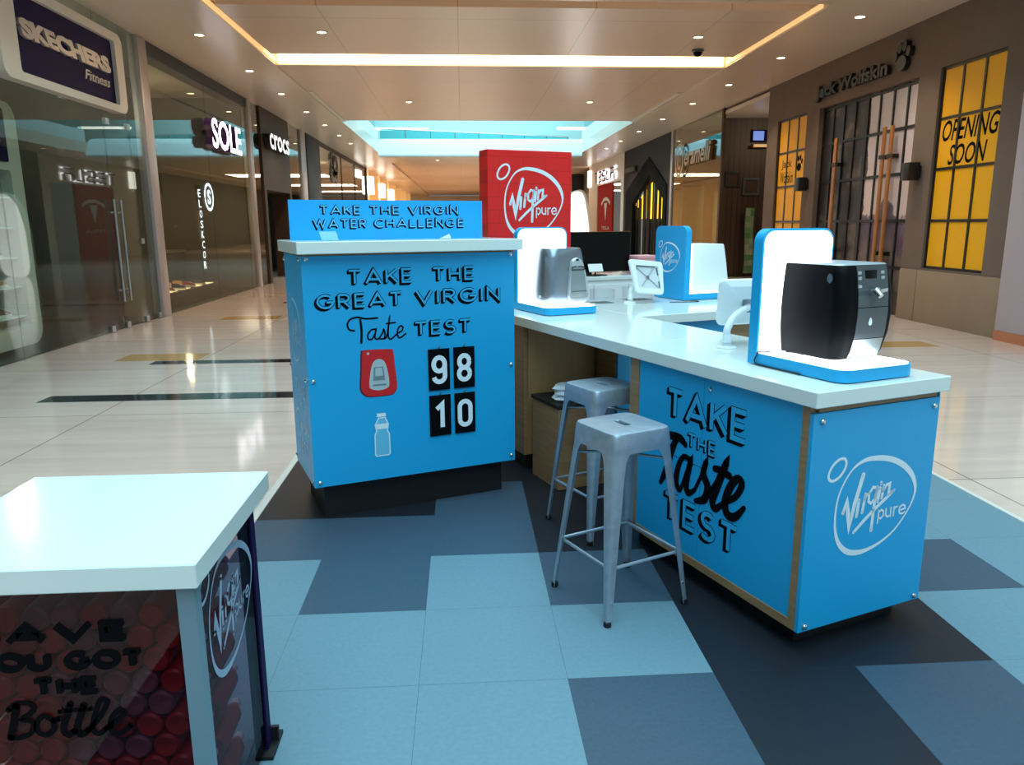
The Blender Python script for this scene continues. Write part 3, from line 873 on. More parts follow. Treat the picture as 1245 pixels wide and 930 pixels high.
mb = MB(); mb.ribbon(arc(-1.5, 3.62, 0.42, 0.5, 0, 360, 28)[:-1], 0.1, fn, 0.08, closed=True); mb.ribbon(arc(-1.48, 3.62, 0.2, 0.28, 60, 320, 16), 0.09, fn, 0.08); mb.build('round_mark', M['gold'], t)
point('recess_fill', (9.4, 20.4, 4.1), 45, WARM)  # added fill light so the brown slats stay visible, no fixture
point('corner_shop_fill', (9.6, 24.6, 4.1), 16, (1, 0.95, 0.75))  # added fill light to show the olive interior, no fixture
t = thing('wall_screen', 'small lit blue screen high on the brown slatted wall', 'screen', (8.72, 22.6, 4.05))
MB().box(-0.25, 0.3, -0.08, 0, -0.17, 0.17, 0, 0.01).build('screen_case', M['purple'], t)
MB().box(-0.22, 0.1, -0.085, -0.08, -0.13, 0.13).build('display', mat('blue_display', (90, 130, 220), 0.4, emit=0.7), t)
for x, z, wd, hg, lb in ((7.98, 2.83, 0.22, 0.22, 'dark framed picture on the brown slatted wall, nearer the glass front'), (8.54, 2.62, 0.25, 0.25, 'square grey framed picture on the brown slatted wall, nearer the screen')):
    t = thing('picture_frame', lb, 'picture', (x, 22.6, z), 0, 'pictures on the brown slatted wall')
    MB().ring([(-wd, -hg), (wd, -hg), (wd, hg), (-wd, hg)], [(-wd + 0.07, -hg + 0.07), (wd - 0.07, -hg + 0.07), (wd - 0.07, hg - 0.07), (-wd + 0.07, hg - 0.07)], -0.05, 0, 'y').build('frame', M['dark_grey'] if x > 8.3 else M['dark'], t)
    MB().box(-wd + 0.06, wd - 0.06, -0.02, -0.005, -hg + 0.06, hg - 0.06).build('picture', M['dark_brown'], t)
t = thing('shelf_light', 'warm lit shelf edge under the blue screen', 'light', (8.78, 22.59, 3.76))
MB().box(-0.3, 0.3, -0.2, 0, -0.04, 0.04).build('shelf_board', M['wood'], t); MB().box(-0.3, 0.3, -0.21, -0.2, -0.04, 0.04).build('light_strip', M['warm_lit'], t)
t = thing('display_cabinet', 'dim display cabinet with glass top inside the corner glass shop', 'cabinet', (9.0, 24.4, 0))
MB().box(-0.5, 0.5, -1.2, 1.2, 0, 0.85, 0, 0.01).build('body', M['shop_wall'], t); MB().box(-0.5, 0.5, -1.2, 1.2, 0.852, 1.3, 0, 0.0).build('glass_top', M['acrylic'], t); MB().box(-0.45, 0.45, -1.1, 1.1, 1.0, 1.02).build('shelf', M['warm_lit'], t)
t = thing('stone_column', 'pale tan column behind the glass below the gold letters', 'column', (8.6, 25.4, 0))
MB().box(-0.18, 0.18, -0.18, 0.18, 0.1, 2.6, 0, 0.02).build('shaft', M['base_clad'], t); MB().box(-0.25, 0.25, -0.25, 0.25, 0, 0.1, 0, 0.01).build('base', M['base_clad'], t)
t = thing('striped_curtain', 'narrow green and white striped hanging beside the slatted wall', 'curtain', (8.5, 22.4, 0.0))
MB().loft([[(-0.12 + 0.02 * math.sin(3 * z) + x, y, z) for x, y in ((0, -0.03), (0.24, -0.03), (0.24, 0.03), (0, 0.03))] for z in (0.1, 0.5, 0.9, 1.3, 1.7, 2.0)]).build('hanging', brick_mat('stripes', (60, 120, 70), (150, 160, 140), (60, 120, 70), 5, 0.16, 0.7, 0.001, offset=0, axes=('x', 'z')), t)

# dark shop with a house-shaped opening and rods
def house(y0, y1, ze, ya, za, z0=-0.012):
    return [(y0, z0), (y1, z0), (y1, ze), (ya, za), (y0, ze)]
M['charcoal'] = mat('charcoal_wall', (44, 42, 45), 0.7, spec=0.2)
M['soot'] = mat('portal_black', (12, 12, 13), 0.85, spec=0.1)
outer = [(27.3, -0.012), (35.2, -0.012), (35.2, ZC), (30.6, ZC), (27.3, ZC)]
struct('wall_charcoal', MB().ring(outer, house(27.7, 34.6, 2.95, 30.5, 4.1), XR, XR + 0.3, 'x'), M['charcoal'])
t = thing('shop_portal', 'black house-shaped portal with tall rods glowing gold in the dark shopfront', 'portal', (XR, 30.8, 0))
sh_ = lambda pts: [(p[0] - 30.8, p[1]) for p in pts]
MB().ring(sh_(house(27.7, 34.6, 2.95, 30.5, 4.1)), sh_(house(28.0, 33.2, 2.4, 30.3, 3.45)), -0.04, 0.12, 'x').build('frame', M['soot'], t)
MB().box(0.6, 0.7, -3, 3, -0.012, 4.2).build('back_panel', M['black'], t)
MB().prism(sh_([(27.8, 1.75), (35.0, 1.75), (35.0, 2.3), (33.2, 2.75), (30.4, 3.5), (28.0, 2.5)]), 0.4, 0.42, 'x').build('gold_panel', M['lit_yellow'], t)
mb = MB()
rr_ = random.Random(5)
for k in range(34):
    y = -2.75 + k * 0.19 + rr_.uniform(-0.03, 0.03)
    top = 3.5 - 0.34 * abs(y + 0.4) + rr_.uniform(-0.3, 0.1)
    x_ = 0.16 + rr_.uniform(0, 0.16); mb.tube([(x_, y, -0.012), (x_, y, top)], rr_.uniform(0.02, 0.045), 6)
mb.build('rods', M['black'], t)
o = MB().box(XR - 0.12, XR, 32.6, 34.6, 3.72, 3.95, 0, 0.04).build('shop_sign', M['dark']); tag(o, 'small dark oblong sign on the charcoal wall by the portal', 'sign')

# white shopfront with letters and red wall
struct('wall_pale', wall_holes(MB(), XR, XR + 0.3, 35.25, 45, -0.012, ZC, [(35.9, 42.2, -0.012, 3.55)]), M['trim_white'])
t = thing('shop_sign', 'white shopfront letters above the red wall beyond the portal', 'sign', (XR, 39.5, 3.95))
def tesla(fn, mb, x0, x1, y0, y1, d):
    g = lambda p: (x0 + p[0] * (x1 - x0), y0 + p[1] * (y1 - y0))
    for l in ([(0, 1), (0.15, 1)], [(0.075, 0.8), (0.075, 0)], [(0.22, 1), (0.36, 1)], [(0.22, 0.5), (0.36, 0.5)], [(0.22, 0.04), (0.36, 0.04)],
              [(0.57, 1), (0.43, 1), (0.43, 0.5), (0.57, 0.5), (0.57, 0.04), (0.43, 0.04)], [(0.65, 1), (0.65, 0.04), (0.79, 0.04)], [(0.84, 1), (1, 1)], [(0.84, 0), (0.84, 0.55), (1, 0.55), (1, 0)]):
        mb.ribbon([g(p) for p in l], 0.13 * (y1 - y0), fn, d)
        extr(mb, [g(p) for p in l], 0.13 * (y1 - y0), fn, 0.02, d, 0)
mb = MB(); tesla(f_left(-0.01, 0, -3.95), mb, -2.7, 2.6, 3.66, 4.22, 0.05); mb.build('letter_glow', M['sign_white'], t)
mb = MB(); tesla(f_left(-0.07, 0.18, -3.95), mb, -2.7, 2.6, 3.68, 4.2, 0.05); mb.build('lettering', M['purple'], t)
struct('wall_red', MB().box(XR + 0.06, XR + 0.16, 38.2, 42.2, -0.012, 3.55), M['red_plain'])
struct('wall_beige', MB().box(9.0, 9.1, 35.3, 38.2, -0.012, 3.55), M['warm_lit'])  # wall glows by itself, imitating the light inside the shop
pane(35.95, 38.15, 0, 3.5, XR + 0.1, wi); wi += 1
mb = MB(); fn = f_left(XR + 0.05)
mb.ribbon(spline([(-41.1, 2.55), (-40.5, 2.75), (-39.9, 2.8), (-39.3, 2.75), (-38.7, 2.55)], 5), 0.16, fn, 0.004)
mb.poly([(-40.3, 2.6), (-39.5, 2.6), (-39.8, 1.9), (-39.9, 1.7), (-40.0, 1.9)], fn, 0.004)
font_text(mb, 'TESLA', -41, -38.8, 1.25, 1.42, fn, 0.004)
tag(mb.build('wall_emblem', M['white_print']), 'white curved T emblem with small letters on the red wall', 'emblem')
# farther right: blade sign, lit sign, pale fronts
struct('wall_far', MB().box(XR, XR + 0.3, 45, 92, -0.012, ZC), mat('far_brown', (84, 74, 66), 0.5))
struct('wall_end', MB().box(-10, 12, 90, 90.3, -0.012, ZC), M['far_white'])
tag(MB().box(6.7, 7.4, 47.0, 47.15, 3.4, 4.5, 0, 0.02).build('blade_sign', M['dark']), 'dark hanging blade sign beyond the white letters', 'sign')
tag(MB().box(7.3, 7.4, 44.2, 44.9, 3.6, 4.5, 0, 0.01).build('lit_sign', M['white_lit']), 'white lit box sign beside the dark blade sign', 'sign')

# glowing white pod
t = thing('light_pod', 'tall rounded glowing white display pod with a beige rim beyond the screen', 'display', (3.2, 26.0, -0.012))
pp_ = [(0.2, 0.0), (1.0, 0.0), (1.16, 0.6), (1.2, 1.2), (1.15, 1.75), (1.05, 2.3), (0.95, 2.6), (0.8, 2.7), (0.6, 2.66), (0.4, 2.5), (0.25, 2.2), (0.14, 1.7), (0.1, 1.0)]
pp_ = spline(pp_, 4, True)
MB().prism(pp_, 0.0, 0.35, 'y').build('body', M['trim_white'], t)
ins = [(0.6 + (p[0] - 0.6) * 0.88 - 0.04, 1.3 + (p[1] - 1.3) * 0.95) for p in pp_]
MB().prism(ins, -0.03, -0.002, 'y').build('lit_face', M['pod_lit'], t)

# far end of the mall: lit shops on the left
mb = MB()
for k in range(7):
    y = 45.2 + k * 6.2
    mb.box(XL - 1, XL, y, y + 1.3, -0.012, ZC)
struct('wall_far_left', mb.box(-10, XL - 1, 45, 92, -0.012, ZC), M['warm_lit'])  # piers and wall glow by themselves, imitating warm shop light
for k, (y, z0, z1, x0, x1, wd) in enumerate(((40.9, 4.0, 4.38, XL + 0.009, XL + 0.1, 1.6), (45.5, 3.3, 4.3, XL - 0.004, XL + 0.3, 0.9), (51.6, 3.3, 4.2, XL - 0.004, XL + 0.35, 0.9), (57.8, 3.3, 4.1, XL - 0.004, XL + 0.4, 0.9))):
    s_ = MB().box(x0, x1, y, y + wd, z0, z1, 0, 0.02)
    tag(s_.build('lit_sign', M['white_lit']), '%s lit white box sign along the far shop row' % ('nearest', 'second', 'third', 'farthest')[k], 'sign', 'lit box signs of the far shops')
for y in (50, 62, 74):
    area('far_mall_fill', (0.5, y, 4.6), (0, 0, 0), 6, 3, 620, (1.0, 0.86, 0.62))  # fill light added under the ceiling to brighten the far mall, no fixture

# ------------------------------------------------------------------ left shop fittings
t = thing('shop_sign', 'large dark sign with rounded white frame and grey letters over the glass shop door', 'sign', (XL + 0.02, 11.32, 3.87))
t.scale = (1, 0.967, 0.967)
ou, inn = rrect(-1.75, 1.69, -0.58, 0.62, 0.16, 6), rrect(-1.36, 1.42, -0.47, 0.49, 0.05, 6)
MB().ring(ou, inn, 0, 0.16, 'x').build('frame', M['trim_white'], t)
MB().prism(inn, 0.01, 0.1, 'x').build('sign_panel', M['purple'], t)
fn = f_right(0.1)
mb = MB()
font_text(mb, 'SKECHERS', -1.25, 1.25, -0.03, 0.2, fn, 0.0, 0.04, shear=-0.25, bold=0.06)
mb.build('lettering', M['grey_letter'], t)
mb = MB()
font_text(mb, 'Fitness', 0.42, 1.22, -0.24, -0.1, fn, 0.0, 0.02, shear=0.2, bold=0.01)
mb.build('lettering', M['grey_letter'], t)

def shoe(name, lbl, cat, loc, rot, upper, grp):
    """a sneaker, toe toward +x"""
    t = thing(name, lbl, cat, loc, rot, grp)
    out = spline([(-0.13, -0.035), (-0.05, -0.033), (0.05, -0.045), (0.12, -0.035), (0.145, 0.0), (0.12, 0.033), (0.05, 0.04), (-0.05, 0.033), (-0.13, 0.033), (-0.145, 0.0)], 3, True)
    MB().loft([[(x, y, 0) for x, y in out], [(x * 1.03, y * 1.08, 0.012) for x, y in out], [(x, y, 0.028) for x, y in out]]).build('sole', M['shoe_sole'], t)
    def lp(z, x0, x1, k):
        return [(x0 + (x + 0.145) / 0.29 * (x1 - x0), y * k, z) for x, y in out]
    MB().loft([lp(0.028, -0.138, 0.138, 0.95), lp(0.05, -0.14, 0.132, 0.95), lp(0.07, -0.14, 0.09, 0.85), lp(0.09, -0.138, 0.03, 0.72), lp(0.108, -0.136, 0.0, 0.66), lp(0.112, -0.13, -0.02, 0.5)]).build('upper', M[upper], t)
    m_ = MB()
    for k in range(4):
        x = 0.07 - k * 0.024
        m_.tube([(x, -0.02, 0.075 + k * 0.009), (x, 0, 0.085 + k * 0.009), (x, 0.02, 0.075 + k * 0.009)], 0.004, 5)
    m_.build('laces', M['shoe_sole'], t)
    return t

# white portal with shelves of shoes behind the glass
t = thing('display_wall', 'rounded white display portal with shelves standing behind the shop glass', 'display', (-6.1, 9.6, 0.0))
ou, inn = rrect(-1.6, 1.1, 0.06, 3.15, 0.22, 6), rrect(-1.35, 0.84, 0.3, 2.3, 0.05, 6)
MB().ring(ou, inn, 0, 0.35, 'x').build('frame', M['trim_white'], t)
MB().prism(rrect(-1.3, 0.8, 2.4, 3.05, 0.03, 6), 0.35, 0.37, 'x').build('header_panel', M['purple'], t)
MB().box(-0.03, 0, -1.5, 1.0, 0.2, 2.4).build('back_panel', mat('pale_back', (176, 186, 184), 0.6), t)
for k in range(5):
    MB().box(0.0, 0.3, -1.34, 0.83, 0.45 + k * 0.38 - 0.02, 0.45 + k * 0.38).build('shelf', M['white_plastic'], t)
for k, (u_, nm) in enumerate((('shoe_dark', 'navy trainer on the lowest shelf of the white portal'), ('shoe_tan', 'tan trainer on the second shelf from below of the white portal'), ('shoe_dark', 'navy trainer on the middle shelf of the white portal'), ('shoe_green', 'bright green trainer on the second shelf from the top of the white portal'), ('shoe_red', 'dark red trainer on the top shelf of the white portal'))):
    for j in range(2):
        lb = nm if j == 0 else nm.replace('trainer', 'trainer farther in').replace('of the white portal', 'of the portal')
        s_ = shoe('shoe', lb, 'shoe', (-5.95, 10.15 - 0.62 * j, 0.45 + 0.38 * k), PI / 2 - 0.25, u_, 'trainers on the white portal shelves')
point('shop_lamp', (-6.9, 11.6, 4.2), 60, (1, 0.9, 0.75))
point('shop_lamp', (-6.6, 8.6, 4.2), 40, (1, 0.9, 0.75))
# deep inside the first shop
t = thing('wall_cabinet', 'pale tall panel with a dark screen deep inside the glass door shop', 'panel', (-8.6, 13.2, 0))
MB().box(-0.15, 0.15, -1.4, 0.6, 0, 2.9, 0, 0.02).build('panel', M['shop_wall'], t)
MB().box(0.15, 0.17, -0.9, -0.1, 1.0, 2.3).build('screen', M['screen'], t)

# SOLE shop
t = thing('shop_sign', 'lit white letters SOLE with deep purple sides on the dark shopfront', 'sign', (XL, 18.03, 3.51))
mb = MB(); font_text(mb, 'SOLE', -1.06, 1.06, -0.31, 0.31, f_right(0.06), 0, 0.16, bold=0.02); mb.build('letter_sides', M['letter_side'], t)
mb = MB(); font_text(mb, 'SOLE', -1.06, 1.06, -0.31, 0.31, f_right(0.222), 0, 0, bold=0.02); mb.build('letter_faces', M['sign_white'], t)
MB().box(0.0, 0.06, -1.0, 1.0, -0.05, 0.05).build('rail', M['black'], t)
t = thing('window_plinth', 'low dark display plinth with warm glowing patches in the shoe shop window', 'plinth', (-6.25, 15.7, 0))
MB().box(-0.6, 0.6, -1.25, 2.6, 0.0, 0.3, 0, 0.01).build('base', M['dark_brown'], t)
for k in range(5):
    pass
M['window_lit'] = mat('window_lit', (255, 226, 180), 0.5, emit=2.2, ecol=(255, 214, 160))
rr_ = random.Random(11)
names = ['first', 'second', 'third', 'fourth', 'fifth', 'sixth', 'seventh', 'eighth', 'ninth', 'tenth']
for k in range(10):
    shoe('shoe', '%s shoe from the glass door shop on the warm lit window plinth' % names[k], 'shoe', (-6.15 + 0.3 * (k % 2), 14.6 + 0.3 * k, 0.316), rr_.uniform(-0.6, 0.6), ('shoe_tan', 'shoe_dark', 'shoe_tan', 'shoe_red')[k % 4], 'shoes in the warm lit window')
for k in range(5):
    MB().box(-0.3, 0.5, -1.1 + k * 0.75, -0.7 + k * 0.75, 0.302, 0.312).build('light_panel', M['window_lit'], t)  # glowing slabs imitate the pools of warm lamp light under the shoes
for y in (14.8, 16.2, 17.6):
    point('window_lamp', (-6.3, y, 1.6), 30, (1, 0.66, 0.35), 0.05)
t = thing('sales_counter', 'long grey sales counter across the inside of the shoe shop', 'counter', (-7.4, 17.4, 0))
MB().box(-0.35, 0.35, -2.8, 2.6, 0.0, 0.95, 0, 0.01).build('body', M['shop_wall'], t); MB().box(-0.4, 0.4, -2.85, 2.65, 0.95, 1.0, 0, 0.006).build('worktop', M['grey_letter'], t)
t = thing('shelf_unit', 'warm lit back shelves inside the shoe shop', 'shelves', (-9.2, 18.2, 0))
MB().box(-0.1, 0, -1.9, 1.9, 0.8, 3.2).build('back_panel', M['dark_brown'], t)
for k in range(4):
    MB().box(0, 0.35, -1.9, 1.9, 1.2 + 0.5 * k, 1.23 + 0.5 * k).build('shelf', M['dark_brown'], t)
    if k % 2:
        MB().box(0.02, 0.05, -1.7, -0.2, 1.26 + 0.5 * k, 1.5 + 0.5 * k).build('light_panel', M['window_lit'], t)
t = thing('window_sign', 'vertical strip of small lit white letters in the shoe shop window', 'sign', (-5.7, 17.35, 2.0))
MB().box(-0.02, 0.02, -0.12, 0.12, -1.5, 0.45).build('sign_panel', M['black'], t)
mb = MB()
for k, c in enumerate('ELOSKCOR'):
    font_text(mb, c, -0.08, 0.08, 0.2 - k * 0.22, 0.36 - k * 0.22, f_right(0.022))
mb.build('lettering', M['sign_white'], t)
t = thing('window_sign', 'round lit S emblem in the shoe shop window beside the vertical letters', 'sign', (-5.7, 18.0, 2.22))
mb = MB(); mb.ribbon(arc(0, 0, 0.28, 0.28, 0, 360, 28)[:-1], 0.06, f_right(0), 0.02, closed=True); font_text(mb, 'S', -0.11, 0.11, -0.16, 0.16, f_right(0), 0.02, bold=0.03); mb.build('emblem', M['sign_white'], t); MB().lathe([(0.0, -0.02), (0.3, -0.02), (0.3, 0.0), (0, 0)], n=28).build('disc', M['black'], t).rotation_euler = (0, PI / 2, 0)
t = thing('exit_sign', 'small green lit sign high inside the shoe shop', 'sign', (-6.6, 15.2, 3.75))
MB().box(-0.03, 0.03, -0.25, 0.25, -0.1, 0.1).build('case', M['dark'], t); MB().box(0.03, 0.035, -0.23, 0.23, -0.08, 0.08).build('lit_face', mat('green_lit', (60, 170, 110), 0.5, emit=0.5), t)
MB().tube([(0, 0, 0.1), (0, 0, 0.97)], 0.012, 6).build('hanger', M['dark'], t)
point('shop_lamp', (-7.6, 17.6, 3.9), 50, (1, 0.8, 0.55))

# brown shop and the next glass shop
t = thing('shop_sign', 'white lower-case letters crocs on the brown shopfront', 'sign', (XL + 0.05, 23.06, 3.9))
mb = MB(); font_text(mb, 'crocs', -1.15, 1.2, -0.26, 0.16, f_right(0.02), 0, 0.16, bold=0.03); mb.build('letter_sides', M['black'], t)
mb = MB(); font_text(mb, 'crocs', -1.15, 1.2, -0.26, 0.16, f_right(0.185), 0, 0, bold=0.02); mb.build('letter_faces', M['sign_soft'], t)
o = MB()
for sy, sz, r in ((0, 0.25, 0.3), (0.1, -0.3, 0.3), (0.8, 0.1, 0.42), (0.9, -0.35, 0.22)):
    o.ribbon(arc(33.3 + sy, 3.95 + sz, r * 1.4, r * 0.8, 0, 360, 18)[:-1], 0.2, f_right(XL + 0.02), 0.03, closed=True)
    extr(o, arc(33.3 + sy, 3.95 + sz, r * 1.4, r * 0.8, 0, 360, 18), 0.2, f_right(XL + 0.02), 0.0, 0.03, 0)
tag(o.build('shop_sign', M['black']), 'dark curled emblem on the glass front beyond the dark pier', 'sign')
point('shop_lamp', (-7.5, 35, 4.0), 120, WARM)
point('shop_lamp', (-7.5, 41, 4.0), 160, WARM)

# ------------------------------------------------------------------ kiosk: tall counter with the score board
t = thing('display_counter', 'tall blue display counter with taste test lettering and white worktop', 'counter', K(0, 0), TH)
W_, D_, ZB, ZT = 1.191, 0.592, 0.202, 1.453
MB().box(0.008, W_ - 0.004, 0.008, D_, ZB, ZT).build('body', M['ply'], t)
MB().box(0.06, W_ - 0.06, 0.07, D_ - 0.05, 0, ZB).build('plinth', M['plinth'], t)
MB().box(-0.028, W_ + 0.028, -0.0655, D_ + 0.02, ZT, ZT + 0.062, 0, 0.003, 1).build('worktop', M['top'], t)
fp = MB().box(0.0, W_, 0, 0.006, ZB, ZT - 0.012).build('front_panel', M['blue'], t)
spn = MB().box(0.0, 0.006, 0.0075, D_, ZB, ZT - 0.012).build('side_panel', M['blue'], t)
fn = f_front(0)
mb = MB()
inline_text(mb, 'TAKE', 0.225, 0.583, 1.280, 1.367, fn)
inline_text(mb, 'THE', 0.69, 0.945, 1.283, 1.367, fn)
inline_text(mb, 'GREAT', 0.056, 0.525, 1.160, 1.243, fn)
inline_text(mb, 'VIRGIN', 0.590, 1.100, 1.160, 1.247, fn)
inline_text(mb, 'TEST', 0.578, 0.922, 0.988, 1.074, fn)
for l, wd in (([(0.256, 1.045), (0.229, 1.053), (0.220, 1.081), (0.237, 1.107), (0.276, 1.116), (0.322, 1.106), (0.383, 1.107)], 0.010), ([(0.290, 1.101), (0.294, 1.044), (0.290, 0.979)], 0.013),
              ([(0.373, 1.047), (0.347, 1.044), (0.327, 1.019), (0.330, 0.995), (0.350, 0.996), (0.367, 1.025), (0.373, 1.047), (0.365, 1.004), (0.378, 0.992), (0.392, 1.002)], 0.009),
              ([(0.392, 1.002), (0.409, 1.026), (0.415, 1.044), (0.421, 1.015), (0.413, 0.993), (0.394, 0.993)], 0.009), ([(0.413, 0.993), (0.431, 1.007), (0.451, 1.114), (0.439, 1.035), (0.440, 0.999), (0.451, 0.987), (0.467, 0.997)], 0.009),
              ([(0.431, 1.073), (0.481, 1.077)], 0.009), ([(0.467, 0.997), (0.493, 1.017), (0.516, 1.030), (0.522, 1.047), (0.511, 1.057), (0.495, 1.043), (0.490, 1.013), (0.502, 0.991), (0.537, 1.012)], 0.009)):
    mb.ribbon(spline(l, 5), wd, fn, 0.0012, 1, rnd=True)
mb.build('lettering', [M['letter_blue'], M['black_print']], fp)
# printed picture of the red machine and the bottle outline
M['print_red'] = mat('print_red', (206, 30, 34), 0.4); M['print_grey'] = mat('print_grey', (172, 190, 196), 0.4); M['print_dark'] = mat('print_dark_red', (92, 18, 24), 0.4)
M['print_pale'] = mat('print_pale_blue', (104, 190, 226), 0.4); M['print_mid'] = mat('print_mid_grey', (112, 132, 142), 0.4)
mb = MB()
sil = spline([(0.287, 0.927), (0.302, 0.938), (0.376, 0.939), (0.451, 0.935), (0.466, 0.926), (0.475, 0.83), (0.482, 0.726), (0.465, 0.688), (0.440, 0.678), (0.38, 0.676), (0.322, 0.678), (0.291, 0.693), (0.273, 0.730), (0.280, 0.83)], 4, True)
mb.poly([(p[0] * 1.0 - 0.004, p[1] - 0.002) for p in sil], fn, 0.0008, 2)
mb.poly([(0.38 + (p[0] - 0.38) * 0.95, 0.81 + (p[1] - 0.81) * 0.98) for p in sil], fn, 0.0012, 0)
ov = spline([(0.350, 0.868), (0.381, 0.883), (0.410, 0.868), (0.426, 0.819), (0.434, 0.747), (0.422, 0.720), (0.378, 0.710), (0.335, 0.720), (0.323, 0.741), (0.331, 0.811)], 4, True)
mb.poly(ov, fn, 0.0016, 1)
mb.poly([(0.352, 0.84), (0.404, 0.84), (0.411, 0.765), (0.345, 0.765)], fn, 0.002, 3)
mb.poly([(0.36, 0.835), (0.396, 0.835), (0.4, 0.79), (0.357, 0.79)], fn, 0.0024, 1)
mb.poly([(0.345, 0.745), (0.415, 0.745), (0.42, 0.735), (0.34, 0.735)], fn, 0.002, 3)
mb.disc((0.323, 0.917), 0.007, fn, 0.0016, 1)
mb.build('machine_picture', [M['print_red'], M['print_grey'], M['print_dark'], M['print_mid']], fp)
mb = MB()
bo = [(0.366, 0.554), (0.402, 0.554), (0.419, 0.515), (0.412, 0.478), (0.423, 0.458), (0.423, 0.345), (0.415, 0.337), (0.348, 0.337), (0.340, 0.345), (0.342, 0.458), (0.352, 0.480), (0.345, 0.516)]
mb.poly(bo, fn, 0.0008, 1)
mb.ribbon(bo, 0.006, fn, 0.0012, 0, closed=True)
mb.poly([(0.357, 0.580), (0.407, 0.580), (0.407, 0.560), (0.357, 0.560)], fn, 0.0012, 0)
mb.poly([(0.347, 0.52), (0.417, 0.52), (0.41, 0.49), (0.35, 0.49)], fn, 0.0012, 0)
mb.build('bottle_picture', [M['white_print'], M['print_pale']], fp)
mb = MB()
for u_ in (0.7215, 0.8715):
    for z_ in (0.905, 0.64):
        mb.tube([(u_, 0, z_ + 0.0155), (u_, -0.012, z_ + 0.0155), (u_ + 0.006, -0.013, z_ + 0.025)], 0.0028, 6)
mb.build('hook', M['gold'], fp)
def bolt(m_, p, ax):
    if ax == 'y':
        m_.loft([[(p[0] + r * math.cos(a), p[1] - d, p[2] + r * math.sin(a)) for a in (2 * PI * i / 10 for i in range(10))] for r, d in ((0.011, 0), (0.011, 0.006), (0.008, 0.01), (0.003, 0.012))])
    else:
        m_.loft([[(p[0] - d, p[1] + r * math.cos(a), p[2] + r * math.sin(a)) for a in (2 * PI * i / 10 for i in range(10))] for r, d in ((0.011, 0), (0.011, 0.006), (0.008, 0.01), (0.003, 0.012))])
    return m_
for p in ((0.025, 1.426), (1.167, 1.428), (0.025, 0.79), (1.168, 0.79), (0.029, 0.228), (1.166, 0.235)):
    bolt(MB(), (p[0], 0, p[1]), 'y').build('fixing_bolt', M['chrome'], t)
for p in ((0.04, 1.426), (0.56, 1.41), (0.04, 0.79), (0.56, 0.79), (0.035, 0.228), (0.56, 0.24)):
    bolt(MB(), (0, p[0], p[1]), 'x').build('fixing_bolt', M['chrome'], t)
mb = MB(); fn = f_left(0, 0, 0)
M['faint'] = mat('faint_white_print', (150, 206, 234), 0.45)
brand_logo(mb, -0.53, -0.14, 0.84, 1.22, fn)
mb.build('logo', M['faint'], spn)
mb = MB()
flat_text(mb, 'TAKE', -0.45, -0.12, 0.66, 0.74, fn, 0.16); flat_text(mb, 'THE', -0.36, -0.22, 0.58, 0.63, fn, 0.14)
for l in ([(-0.48, 0.53), (-0.4, 0.56), (-0.3, 0.54)], [(-0.4, 0.55), (-0.42, 0.44)], [(-0.3, 0.5), (-0.34, 0.47), (-0.3, 0.46), (-0.29, 0.5), (-0.27, 0.46), (-0.23, 0.51), (-0.22, 0.46), (-0.18, 0.47), (-0.16, 0.56), (-0.16, 0.47), (-0.12, 0.5), (-0.1, 0.47), (-0.07, 0.48)]):
    mb.ribbon(spline(l, 4), 0.014, fn, 0.0012)
flat_text(mb, 'TEST', -0.44, -0.12, 0.32, 0.4, fn, 0.16)
mb.build('lettering', M['faint'], spn)

# number cards hung on the hooks
for ch, x0, x1, z0, z1, lb in (('9', 0.659, 0.785, 0.679, 0.915, 'black number card reading white 9, hanging upper left of the four'), ('8', 0.809, 0.936, 0.680, 0.916, 'black number card reading white 8, beside the card with 9'),
                               ('1', 0.659, 0.786, 0.413, 0.650, 'black number card reading white 1, below the card with 9'), ('0', 0.810, 0.935, 0.413, 0.650, 'black number card reading white 0, below the card with 8')):
    c = thing('number_card', lb, 'number card', K((x0 + x1) / 2, -0.0065, z0), TH, 'score number cards')
    w2, h2 = (x1 - x0) / 2, z1 - z0
    MB().box(-w2, w2, -0.002, 0.002, 0, h2).build('card', M['black_print'], c)
    mb = MB()
    x_ = (-0.046, 0.046) if ch != '1' else (-0.035, 0.03)
    flat_text(mb, ch, x_[0], x_[1], 0.035, 0.2, f_front(-0.002), 0.16, 0.0008)
    mb.build('number', M['white_print'], c)

# header board and the clear stands before it
t = thing('header_sign', 'blue header board with water challenge lettering standing on the tall counter', 'sign', K(0.0, 0.3, 1.515), TH)
sg = MB().box(0, 1.12, 0, 0.012, 0, 0.216).build('board', mat('blue_board', (20, 164, 240), 0.4), t)
MB().box(0.1, 0.2, 0.012, 0.07, 0, 0.006).box(0.92, 1.02, 0.012, 0.07, 0, 0.006).build('foot', M['white_plastic'], t)
mb = MB(); fn = f_front(0, 0, -1.515)
inline_text(mb, 'TAKE', 0.16, 0.39, 1.649, 1.702, fn); inline_text(mb, 'THE', 0.435, 0.615, 1.649, 1.702, fn); inline_text(mb, 'VIRGIN', 0.66, 0.968, 1.649, 1.703, fn)
inline_text(mb, 'WATER', 0.12, 0.42, 1.575, 1.629, fn); inline_text(mb, 'CHALLENGE', 0.46, 1.005, 1.576, 1.63, fn)
mb.build('lettering', [mat('letter_sky', (90, 190, 240), 0.4), M['black_print']], sg)
